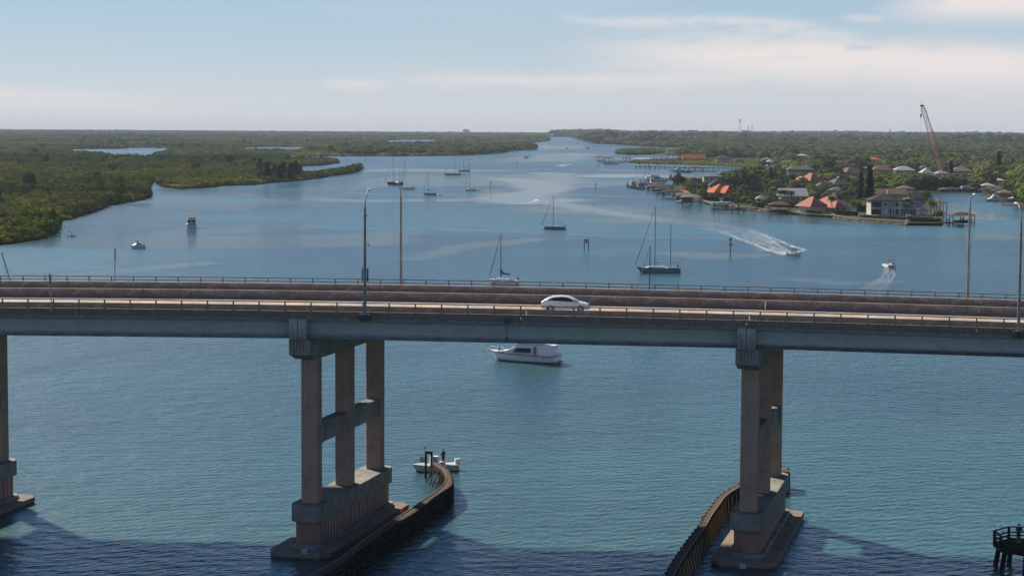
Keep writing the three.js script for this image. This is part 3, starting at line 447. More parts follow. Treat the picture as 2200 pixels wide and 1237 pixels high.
// ------------------------------------------------------------------ people
function person(poseName, cloth, parent, asThing) {
  const J = poseName === 'sit' ? { hip: [0, .45, 0], neck: [0, .98, .02], head: [0, 1.14, .04], kneeL: [.11, .5, .42], kneeR: [-.11, .5, .42], footL: [.12, .08, .46], footR: [-.12, .08, .46], elL: [.27, .72, .16], elR: [-.27, .72, .16], haL: [.2, .72, .42], haR: [-.2, .72, .42], sh: .9 }
    : poseName === 'lean' ? { hip: [0, .92, 0], neck: [0, 1.42, .12], head: [0, 1.6, .18], kneeL: [.1, .5, .03], kneeR: [-.1, .5, .02], footL: [.12, .06, -.02], footR: [-.11, .06, -.02], elL: [.27, 1.12, .2], elR: [-.27, 1.12, .2], haL: [.2, 1.06, .46], haR: [-.2, 1.06, .46], sh: 1.36 }
      : { hip: [0, .93, 0], neck: [0, 1.46, 0], head: [0, 1.64, .02], kneeL: [.1, .5, .02], kneeR: [-.1, .5, .03], footL: [.11, .06, 0], footR: [-.13, .06, -.02], elL: [.29, 1.14, .02], elR: [-.29, 1.15, .04], haL: [.3, .98, .26], haR: [-.24, 1.02, .26], sh: 1.38 };
  const v = (a) => V(...a), sL = V(.19, J.sh, v(J.neck).z), sR = V(-.19, J.sh, sL.z), hL = v(J.hip).add(V(.09, 0, 0)), hR = v(J.hip).add(V(-.09, 0, 0)), chest = v(J.hip).lerp(v(J.neck), .68);
  const body = [[v(J.hip), chest, .13, .155], [chest, v(J.neck), .15, .07], [sL, sR, .075, .075], [v(J.neck), v(J.head), .055, .06], [v(J.head), v(J.head).add(V(0, .06, .01)), .085, .088], [v(J.head).add(V(0, .0, .07)), v(J.head).add(V(0, .01, .09)), .018, .02], [sL, v(J.elL), .058, .045], [sR, v(J.elR), .058, .045], [v(J.elL), v(J.haL), .044, .03], [v(J.elR), v(J.haR), .044, .03], [hL, v(J.kneeL), .095, .065], [hR, v(J.kneeR), .095, .065], [v(J.kneeL), v(J.footL), .062, .04], [v(J.kneeR), v(J.footR), .062, .04], [v(J.footL), v(J.footL).add(V(0, -.02, .16)), .045, .035], [v(J.footR), v(J.footR).add(V(0, -.02, .16)), .045, .035]];
  for (const [h, e] of [[v(J.haL), v(J.elL)], [v(J.haR), v(J.elR)]]) { const d = h.clone().sub(e).normalize(); body.push([h, h.clone().addScaledVector(d, .08), .034, .03]); for (let k = -1.5; k < 2; k++) body.push([h.clone().addScaledVector(d, .08).add(V(k * .018, 0, 0)), h.clone().addScaledVector(d, .15 - Math.abs(k) * .01).add(V(k * .018, -.03, 0)), .011, .009]); body.push([h.clone().addScaledVector(d, .03), h.clone().addScaledVector(d, .08).add(V(0, .05, 0)), .012, .01]); }
  const mesh = (bones, grow, name, m, parentM, res = 72) => {
    const mc = new MarchingCubes(res, m, false, false, 90000), S = 1.02, cy = .92, f = mc.field; f.fill(-1);
    const bb = bones.map(([a, b, ra, rb]) => { const x = b.x - a.x, y = b.y - a.y, z = b.z - a.z; return [a.x, a.y, a.z, x, y, z, 1 / Math.max(1e-9, x * x + y * y + z * z), ra + grow, rb - ra]; });
    for (let z = 0; z < res; z++) for (let y = 0; y < res; y++) for (let x = 0; x < res; x++) { const px = (x / res * 2 - 1) * S, py = (y / res * 2 - 1) * S + cy, pz = (z / res * 2 - 1) * S; if (Math.abs(px) > .5 || pz > .75 || pz < -.4) continue; let d = 1, q = 0; for (const b of bb) { const ux = px - b[0], uy = py - b[1], uz = pz - b[2], t = clamp((ux * b[3] + uy * b[4] + uz * b[5]) * b[6]), ex = ux - b[3] * t, ey = uy - b[4] * t, ez = uz - b[5] * t, e = Math.sqrt(ex * ex + ey * ey + ez * ez) - b[7] - b[8] * t; if (e < .25) q += Math.exp(-e / .022); if (e < d) d = e; } f[(z * res + y) * res + x] = -(q > 0 ? -.022 * Math.log(q) : d); }
    mc.isolation = 0; mc.update(); const n = mc.geometry.drawRange.count || mc.count, pos = new Float32Array(mc.positionArray.slice(0, n * 3)), g = new THREE.BufferGeometry();
    for (let i = 0; i < n; i++) { pos[i * 3] *= S; pos[i * 3 + 1] = pos[i * 3 + 1] * S + cy; pos[i * 3 + 2] *= S; }
    g.setAttribute('position', new THREE.BufferAttribute(pos, 3)); g.computeVertexNormals(); const o = new THREE.Mesh(metricUV(g), m); o.name = name; o.castShadow = true; parentM.add(o); return o;
  };
  const root = parent; const b = mesh(body, 0, 'body', M.skin, root);
  mesh([[v(J.hip).add(V(0, .05, 0)), chest, .13, .155], [chest, chest.clone().lerp(v(J.neck), .75), .15, .085], [sL, sR, .075, .075], [sL, sL.clone().lerp(v(J.elL), .8), .058, .05], [sR, sR.clone().lerp(v(J.elR), .8), .058, .05]], .016, 'shirt', cloth, b);
  mesh([[v(J.hip), v(J.hip).add(V(0, .04, 0)), .13, .13], [hL, hL.clone().lerp(v(J.kneeL), .95), .098, .075], [hR, hR.clone().lerp(v(J.kneeR), .95), .098, .075]], .014, 'shorts', M.shorts, b);
  new MB().ball(.098, J.head[0], J.head[1] + .065, J.head[2] - .008, 1, .98, 1.02, 14).build('hat', cloth === M.shirtDark ? M.hair : M.navy, b).position.y = .012;
  return b;
}
const dudes = {};
function personThing(label, pose, cloth, pos, turn, s = 1) { const key = pose + cloth.uuid; const o = thing('person', label, 'person', pos, turn); if (dudes[key]) dudes[key].children.forEach((c) => o.add(c.clone())); else { person(pose, cloth, o); dudes[key] = o; } o.scale.setScalar(s); return o; }

// ------------------------------------------------------------------ the two curved timber fenders that guard the channel
function fender(name, label, inner, outer, top, deckH, opts) {
  const o = thing(name, label, 'fender wall', V(0, 0, 0)), A = inner.map(([x, y]) => W(x, y, deckH)), Bo = outer.map(([x, y]) => W(x, y, deckH)), n = A.length;
  const cA = new THREE.CatmullRomCurve3(A), cB = new THREE.CatmullRomCurve3(Bo), K = opts.k;
  const pa = cA.getSpacedPoints(K), pb = cB.getSpacedPoints(K), dn = V(0, -.06, 0);
  for (let k = 0; k < K; k++) { // walkway boards, piece by piece
    const a = pa[k].clone().lerp(pa[k + 1], .03), b = pa[k].clone().lerp(pa[k + 1], .97), c = pb[k].clone().lerp(pb[k + 1], .97), d = pb[k].clone().lerp(pb[k + 1], .03), q = [a, b, c, d], lo = q.map((p) => p.clone().add(dn));
    new MB().faces([...q, ...lo].map((p) => [p.x, p.y, p.z]), [[0, 1, 2, 3], [4, 7, 6, 5], [0, 4, 5, 1], [1, 5, 6, 2], [2, 6, 7, 3], [3, 7, 4, 0]]).build('walkway_board', M.timberTop, o);
  }
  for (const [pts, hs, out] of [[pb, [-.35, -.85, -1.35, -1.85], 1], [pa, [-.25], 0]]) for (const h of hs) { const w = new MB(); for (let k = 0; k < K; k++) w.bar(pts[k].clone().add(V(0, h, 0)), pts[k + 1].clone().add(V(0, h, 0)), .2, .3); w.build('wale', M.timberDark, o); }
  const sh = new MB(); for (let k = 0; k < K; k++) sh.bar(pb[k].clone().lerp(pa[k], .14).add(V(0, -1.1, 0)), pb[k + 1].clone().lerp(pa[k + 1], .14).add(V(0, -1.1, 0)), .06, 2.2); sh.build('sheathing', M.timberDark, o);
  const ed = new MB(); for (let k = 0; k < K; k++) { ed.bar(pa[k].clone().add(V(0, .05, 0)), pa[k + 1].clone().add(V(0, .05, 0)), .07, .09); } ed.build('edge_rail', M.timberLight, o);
  const step = opts.pile || 1;
  for (let k = 0; k <= K; k += step) { // raking piles on the sheltered side, plumb piles on the channel side
    const d = pa[k].clone().sub(pb[k]).setY(0).normalize();
    new MB().bar(pa[k].clone().add(V(0, -.2, 0)), pa[k].clone().addScaledVector(d, .95).setY(-.5), .16, .16).bar(pa[k].clone().add(V(0, -.16, 0)), pa[k].clone().lerp(pb[k], .9).add(V(0, -.16, 0)), .14, .14).build('raking_pile', M.timberLight, o);
    new MB().tube(pb[k].clone().setY(-1), pb[k].clone().add(V(0, .02, 0)), .15, .15, 8).build('pile', M.timberDark, o);
  }
  return { o, pa, pb };
}
const leftF = fender('fender', 'curved dark timber fender wall beside the left bridge pier, pale raking piles at its tip',
  [[931, 995.5], [940, 1003], [950.6, 1010], [955.7, 1017.6], [958.8, 1024], [957, 1034], [951.8, 1043.5], [944, 1050], [932, 1060], [913, 1072], [895, 1085], [846, 1117], [790, 1154], [734, 1197], [660, 1240], [560, 1290]],
  [[944, 995.5], [955.7, 1003], [963.5, 1008.5], [967.4, 1017.6], [972, 1028], [970, 1042], [955.7, 1052.5], [931, 1069], [905, 1090.5], [862, 1119], [806, 1157], [750, 1199], [690, 1240], [590, 1292]], 2.15, 2.15, { k: 46 });
const rightF = fender('fender', 'curved timber fender wall left of the right bridge pier with brown raking piles',
  [[1697, 1014], [1660, 1018], [1625, 1030], [1586, 1049], [1561, 1065.6], [1544.5, 1086.6], [1530, 1107], [1516.5, 1131], [1491, 1166], [1461, 1213], [1435, 1262], [1410, 1300]],
  [[1694, 1006], [1655, 1011], [1618, 1023], [1578, 1044], [1552, 1059], [1536, 1076.6], [1521, 1098], [1504, 1125], [1472, 1166], [1442, 1211], [1416, 1260], [1390, 1298]], 2.1, 2.1, { k: 40 });
// beacons and boards on the fenders
function beacon(label, p, post) { const o = thing('fender_beacon', label, 'beacon', p); new MB().tube(V(0, 0, 0), V(0, post, 0), .035).build('post', M.steel, o); new MB().tube(V(0, post, 0), V(0, post + .28, 0), .1, .1, 10).box(.26, .05, .26, 0, post + .02, 0).build('lantern', M.red, o); return o; }
beacon('small red beacon on the dark walkway of the left fender, beside the footing corner', W(863, 1109, 2.15), .45);
beacon('small red beacon at the bend of the right fender', W(1509, 1121, 2.15), .35);
beacon('red beacon on the far stub of the right fender behind the pier', W(1679, 1014, 2.15), .5);
{
  const p = W(921, 1029, 0), o = thing('channel_board', 'grey board on two black piles at the left fender tip, red beacon on top', 'sign board', p);
  for (const x of [-.35, .3]) new MB().tube(V(x, -1, 0), V(x, 3.2, 0), .14, .13, 10).build('pile', M.black, o);
  new MB().box(.85, .3, .34, -.02, 3.1, 0).build('pile_cap', M.black, o);
  new MB().box(.85, .66, .05, -.62, 2.3, .02).box(.5, .62, .05, .72, 2.3, -.02).build('board', M.offwhite, o);
  new MB().tube(V(-.42, 3.2, 0), V(-.42, 3.6, 0), .03).build('beacon_post', M.black, o); new MB().tube(V(-.42, 3.55, 0), V(-.42, 3.8, 0), .1, .1, 10).build('lantern', M.red, o);
}
// plates on the pier footings
for (const [px, py, label] of [[653.5, 1183, 'small pale blue notice plate on the plinth of the left pier'], [1596, 1215, 'small pale notice plate on the footing of the right pier']]) {
  const p = W(px, py + 7, 1.02), o = thing('notice_plate', label, 'sign', p, -.24); new MB().box(.52, .44, .03, 0, .24, 0).build('plate', mat(.42, .52, .60, .5), o);
  const l = new MB(); l.box(.12, .05, .01, 0, .39, .021); for (const [w, y] of [[.36, .3], [.4, .24], [.32, .18], [.38, .12]]) l.box(w, .022, .01, 0, y, .021); l.build('print_lines', M.navy, o);
}

// ------------------------------------------------------------------ the fishing platform at the lower right
{
  const c = W(2214, 1221, 0), o = thing('fishing_platform', 'dark octagonal timber fishing platform on piles at the lower right corner', 'fishing pier', c), R = 3.3, dh = 2.15;
  const pt = (k, r, h) => V(Math.cos((k + .5) * Math.PI / 4) * r, h, Math.sin((k + .5) * Math.PI / 4) * r);
  for (let k = -8; k < 8; k++) { const z = (k + .5) * .4, half = Math.min(R * .92, Math.max(.8, R * 1.3 - Math.abs(z))); new MB().box(half * 2, .07, .37, 0, dh, z).build('deck_plank', M.timberDark, o); }
  for (let k = 0; k < 8; k++) {
    new MB().bar(pt(k, R, dh - .2), pt(k + 1, R, dh - .2), .14, .34).build('rim_beam', M.timberDark, o);
    new MB().bar(pt(k, R, dh + 1.12), pt(k + 1, R, dh + 1.12), .2, .07).build('top_rail', M.timberDark, o);
    new MB().bar(pt(k, R, dh + .62), pt(k + 1, R, dh + .62), .06, .12).bar(pt(k, R, dh + .3), pt(k + 1, R, dh + .3), .06, .12).build('mid_rail', M.timberDark, o);
    new MB().bar(pt(k, R, dh - .3), pt(k, R, dh + 1.1), .22, .22).build('rail_post', M.timberDark, o);
    const b = pt(k, R * .9, 0); new MB().tube(V(b.x * 1.12, -1.2, b.z * 1.12), V(b.x * .95, dh - .2, b.z * .95), .25, .22, 10).build('pile', M.timberDark, o);
    if (k < 4) new MB().bar(pt(k, R * .86, dh - .55), pt(k + 4, R * .86, dh - .55), .2, .28).build('cross_beam', M.timberDark, o);
  }
  for (const [x, z, lean, tip, label] of [[-2.95, -.9, -.6, 3.3, 'fishing rod leaning left on the rail of the fishing platform, leftmost of three'], [-2.55, -1.5, -.55, 2.9, 'fishing rod leaning left on the rail of the fishing platform, middle of three'], [-1.9, -2.4, -.38, 2.9, 'more upright fishing rod with a reel, rightmost of three on the platform rail']]) {
    const r = thing('fishing_rod', label, 'fishing rod', V(c.x + x, dh + .2, c.z + z)); new MB().tube(V(.12, 0, 0), V(lean * tip * .3 - .0, tip * .42, 0), .02, .014, 6).tube(V(lean * tip * .3, tip * .42, 0), V(lean * tip * .72, tip, -.1), .013, .005, 6).build('rod', M.black, r); new MB().tube(V(-.06, .62, -.07), V(-.06, .62, .08), .07, .07, 10).build('reel', M.black, r);
  }
  personThing('angler in dark clothing leaning on the rail of the fishing platform', 'lean', M.shirtDark, V(c.x - .9, dh + .04, c.z - .9), 2.6, 1.02);
}

// ------------------------------------------------------------------ boats
// hull: x from stern to bow, y up, sheer and beam from simple curves; waterline at y = 0
function hull(L, B, D, { rake = .16, sheer = .35, tr = .85, draft = .35, flare = .12, fine = 2.2 } = {}) {
  const NS = 18, NR = 10, at = (i, j) => {
    const u = i / NS, x0 = (u - .5) * L, full = u < .45 ? lerp(tr, 1, Math.sin(u / .45 * Math.PI / 2)) : Math.pow(1 - Math.pow((u - .45) / .55, fine), .8), h = D * (1 + sheer * Math.pow(Math.max(0, u - .35) / .65, 1.7) + .06 * (1 - u)), w = Math.max(.015, B / 2 * full), q = j / (NR - 1);
    const y = lerp(-draft, h, q), k = q < .3 ? Math.pow(q / .3, .55) * (1 - flare) : lerp(1 - flare, 1, (q - .3) / .7), bowCut = u > .7 ? Math.pow((u - .7) / .3, 1.6) * rake * L * (1 - q) : 0;
    return [x0 - bowCut, y, w * k * (u > .75 ? lerp(1, .35 + .65 * q, (u - .75) / .25) : 1)];
  };
  const pts = [], tris = [], row = NR * 2;
  for (let i = 0; i <= NS; i++) { for (let j = 0; j < NR; j++) pts.push(at(i, j)); for (let j = 0; j < NR; j++) { const p = at(i, j); pts.push([p[0], p[1], -p[2]]); } }
  for (let i = 0; i < NS; i++) for (let j = 0; j < NR - 1; j++) { const a = i * row + j, b = a + row; tris.push([a, b, b + 1, a + 1]); const c = a + NR, d = b + NR; tris.push([c, c + 1, d + 1, d]); }
  for (let j = 0; j < NR - 1; j++) tris.push([j, j + 1, NR + j + 1, NR + j]);
  for (let i = 0; i < NS; i++) { const a = i * row + NR - 1, b = a + row; tris.push([a, b, b + NR, a + NR]); }
  return { pts, tris, at, NS, NR };
}
function hullMeshes(o, L, B, D, m, opt = {}) {
  const h = hull(L, B, D, opt); const mesh = new MB().faces(h.pts, h.tris).build('hull', m, o);
  const band = (q0, q1, name, mm, out) => { const b = new MB(), e = [], tr = []; for (let i = 0; i <= h.NS; i++) for (const s of [1, -1]) { const lo = h.at(i, q0 * (h.NR - 1)), hi = h.at(i, q1 * (h.NR - 1)); for (const p of [lo, hi]) e.push([p[0] + (i === h.NS ? out : i === 0 ? -out : 0), p[1], s * (p[2] + out)]); } for (let i = 0; i < h.NS; i++) { const a = i * 4, c = a + 4; tr.push([a, c, c + 1, a + 1], [a + 2, a + 3, c + 3, c + 2]); } tr.push([0, 1, 3, 2]); b.faces(e, tr); return b.build(name, mm, o); };
  return { h, mesh, band };
}
function deckHeight(D, u, sheer) { return D * (1 + sheer * Math.pow(Math.max(0, u - .35) / .65, 1.7) + .06 * (1 - u)); }
function sailboat(label, { pos, yaw, L, B = L * .3, D = L * .1, hullM = M.white, stripe = M.navy, boot = M.black, masts, cover, bimini, dinghy, heel = 0, sprit = 0, group = 'anchored sailing boats', deckM = M.white }) {
  const o = thing('sailboat', label, 'sailboat', pos, yaw, group); if (heel) o.rotation.set(heel, yaw, 0, 'YXZ');
  const sheer = .28, { band } = hullMeshes(o, L, B, D, hullM, { rake: .13, sheer, tr: .62, draft: .6, fine: 2 });
  band(.86, .97, 'sheer_stripe', stripe, .012); band(.28, .44, 'boot_stripe', boot, .012);
  const cabin = new MB().extrude([[-L * .16, D], [-L * .16, D * 1.42], [L * .1, D * 1.45], [L * .2, D * 1.5], [L * .29, D * 1.2]], B * .5, T(0, 0, -B * .25), .05).build('cabin', deckM, o);
  for (const z of [B * .27, -B * .27 - .02]) new MB().box(L * .06, D * .16, .03, -L * .07, D * 1.3, z).box(L * .06, D * .16, .03, L * .03, D * 1.3, z).box(L * .05, D * .16, .03, L * .12, D * 1.31, z).build('cabin_window', M.glass, cabin);
  new MB().box(L * .24, .1, B * .62, -L * .32, D * 1.12, 0).box(L * .26, .22, .1, -L * .32, D * 1.2, B * .33).box(L * .26, .22, .1, -L * .32, D * 1.2, -B * .33).build('cockpit', deckM, o);
  const rl = new MB(); for (const s of [1, -1]) for (let k = 0; k < 7; k++) { const u = .06 + k * .14, u2 = u + .14, w = (q) => B / 2 * (q < .45 ? lerp(.62, 1, q / .45) : Math.pow(1 - Math.pow((q - .45) / .55, 2), .8)) * .95, p = (q) => V((q - .5) * L, deckHeight(D, q, sheer), s * w(q)); rl.tube(p(u), p(u).add(V(0, .6, 0)), .015, .015, 5); if (k < 6) rl.tube(p(u).add(V(0, .6, 0)), p(u2).add(V(0, .6, 0)), .01, .01, 4); } rl.build('lifelines', M.steel, o);
  const bow = V(L * .5 + sprit, deckHeight(D, 1, sheer) + .1, 0), stern = V(-L * .5, deckHeight(D, 0, sheer), 0);
  if (sprit) new MB().tube(V(L * .42, bow.y - .05, 0), bow, .06, .05).build('bowsprit', M.teak, o);
  masts.forEach(({ u, h, boomL = L * .33, boom = true, fat = .1 }, k) => {
    const x = (u - .5) * L, y0 = D * 1.05, top = V(x, y0 + h, 0); const mast = new MB().tube(V(x, y0, 0), top, fat, fat * .8, 8).box(.05, .05, .3, x, y0 + h, 0).build('mast', M.mast, o);
    const sp = new MB(); for (const q of [.42, .7]) if (h > 9) sp.tube(V(x, y0 + h * q, -.7), V(x, y0 + h * q, .7), .025, .025, 6); if (sp.a.length) sp.build('spreader', M.mast, mast);
    if (boom) { new MB().tube(V(x - .1, y0 + 1.5, 0), V(x - boomL, y0 + 1.4, 0), .055, .045, 8).build('boom', M.mast, o); if (cover && (k === 0 || cover.all)) { const c = new MB(), q = 7; for (let i = 0; i < q; i++) { const f = (s) => V(x + .06 - boomL * .97 * s, y0 + 1.66 + .9 * Math.pow(1 - s, 6), 0), a = f(i / q), b = f((i + 1) / q); c.tube(a, b, lerp(.3, .16, i / q), lerp(.3, .16, (i + 1) / q), 9); } c.tube(V(x - .02, y0 + .9, 0), V(x - .02, y0 + 3.3, 0), .2, .1, 8); c.build('sail_cover', cover.m, o); } }
    const st = new MB(), w = B * .46; st.tube(top.clone().add(V(0, -.2, 0)), V(x - .2, D * 1.1, w), .014, .014, 4).tube(top.clone().add(V(0, -.2, 0)), V(x - .2, D * 1.1, -w), .014, .014, 4).tube(top, k ? V(x - L * .2, D * 1.1, 0) : stern, .012, .012, 4); if (k) st.tube(top, V((masts[0].u - .5) * L, y0 + masts[0].h, 0), .012, .012, 4); st.build('stays', M.rope, o);
    if (k === 0) { const f = new MB(), n = 6; for (let i = 0; i < n; i++) { const a = bow.clone().lerp(top, .03 + i / n * .92), b = bow.clone().lerp(top, .03 + (i + 1) / n * .92); f.tube(a, b, lerp(.11, .04, i / n), lerp(.11, .04, (i + 1) / n), 7); } f.build('furled_jib', cover && cover.jib || M.mast, o); }
  });
  if (bimini) { new MB().box(L * .2, .06, B * .66, -L * .3, D + 2.0, 0).build('bimini', bimini, o); const b = new MB(); for (const x of [-L * .38, -L * .22]) for (const z of [B * .3, -B * .3]) b.tube(V(x, D, z), V(x, D + 2, z), .02, .02, 5); b.build('bimini_frame', M.steel, o); }
  new MB().box(.5, .45, .3, -L * .45, D * 1.55, B * .2).tube(V(-L * .47, D, B * .12), V(-L * .47, D * 1 + 1.7, B * .12), .02, .02, 5).build('stern_gear', M.darkBox, o);
  if (dinghy) { const d = V(-L * .5 - 2.2, 0, .3).applyAxisAngle(UP, yaw).add(pos), g = thing('dinghy', dinghy, 'dinghy', d, yaw + .2); const a = new MB(); for (const s of [1, -1]) a.tube(V(-1.2, .2, s * .5), V(.7, .22, s * .5), .22, .22, 10).tube(V(.7, .22, s * .5), V(1.35, .3, 0), .22, .16, 10); a.build('tubes', M.hullGrey, g); new MB().box(2, .06, .9, -.2, .12, 0).build('floor', M.offwhite, g); new MB().box(.25, .6, .25, -1.3, .5, 0).build('outboard', M.black, g); }
  return o;
}
const wl = (px, py) => W(px, py, 0), DEG = Math.PI / 180;
// heading: 0 = bow to the right, PI = bow to the left, PI/2 = bow away
sailboat('white sloop with blue sail cover anchored just behind the far bridge rail', { pos: wl(1082, 611), yaw: Math.PI - .5, L: 8.6, D: 1.05, stripe: M.hullGrey, masts: [{ u: .6, h: 12.0 }], cover: { m: M.blueCover, jib: M.navy }, boot: M.black });
sailboat('blue green ketch with two bare masts at anchor right of centre, seen broadside', { pos: wl(1415, 585.5), yaw: Math.PI + .06, L: 12.2, D: 1.2, hullM: M.teal, stripe: M.hullDark, masts: [{ u: .585, h: 17.2, boomL: 3.2 }, { u: .225, h: 12.2, boomL: 2.6 }], sprit: .6, cover: null });
sailboat('small teal hulled sloop with a bowsprit, wooden trim and dark canopy, anchored at centre', { pos: wl(1192, 493), yaw: Math.PI - .1, L: 8.7, D: 1.0, hullM: M.tealDark, stripe: M.teak, masts: [{ u: .575, h: 12.2 }], sprit: 1.0, bimini: M.black });
sailboat('dark brown ketch with two masts, leftmost of the anchored sailing boats', { pos: wl(848, 396), yaw: Math.PI, L: 11.4, D: 1.35, hullM: M.hullDark, stripe: M.teak, masts: [{ u: .585, h: 17.5, fat: .1 }, { u: .21, h: 12.6, fat: .09 }], sprit: 1.4, bimini: M.black, deckM: M.offwhite });
sailboat('white sloop with a tall bare mast beside the dark ketch, behind the street lamp head', { pos: wl(876, 407), yaw: Math.PI + .25, L: 8.8, D: 1.15, stripe: M.black, boot: M.tealDark, masts: [{ u: .73, h: 17, fat: .1 }], bimini: M.offwhite });
sailboat('white sloop with a bright blue sail cover and black canopy, anchored left of centre', { pos: wl(923, 419.5), yaw: Math.PI - .35, L: 8.2, D: 1.2, hullM: M.offwhite, stripe: M.navy, masts: [{ u: .64, h: 13.4, fat: .09 }], cover: { m: M.cyanCover, jib: M.offwhite }, bimini: M.black, dinghy: 'white dinghy tied behind the sloop with the bright blue sail cover' });
sailboat('long low grey hulled sloop, bow left, furthest left of the distant trio', { pos: wl(972, 376), yaw: Math.PI, L: 14.5, D: 1.3, hullM: M.hullGrey, stripe: M.hullGrey, boot: M.navy, masts: [{ u: .36, h: 15, fat: .09 }], dinghy: 'grey dinghy towed behind the long grey sloop' });
sailboat('white sloop with a dark red sail cover, most distant of the anchored boats', { pos: wl(997, 368), yaw: Math.PI + .05, L: 11, D: 1.1, hullM: M.offwhite, stripe: M.hullGrey, boot: M.maroon, masts: [{ u: .57, h: 12.5, fat: .09 }], cover: { m: M.maroon, jib: M.offwhite } });
sailboat('small white sloop with a tall mast anchored left of the green channel marker', { pos: wl(1010, 410), yaw: Math.PI + .5, L: 7.2, D: 1.05, stripe: M.offwhite, masts: [{ u: .55, h: 17, fat: .09 }], dinghy: 'dark dinghy trailing behind the small white sloop by the green marker' });
sailboat('sloop mostly hidden behind the bridge deck, mast in front of the ketch', { pos: wl(1400, 690), yaw: Math.PI + .25, L: 10, D: 1.1, hullM: M.offwhite, masts: [{ u: .55, h: 14.6, fat: .12 }], cover: { m: M.offwhite, jib: M.offwhite } });
sailboat('derelict heeled sloop behind the bridge deck, dark leaning mast at left edge', { pos: wl(40, 668), yaw: Math.PI / 2 + .3, L: 9, D: 1.0, hullM: M.offwhite, masts: [{ u: .55, h: 12.0, fat: .12, boom: false }], heel: -.27 });

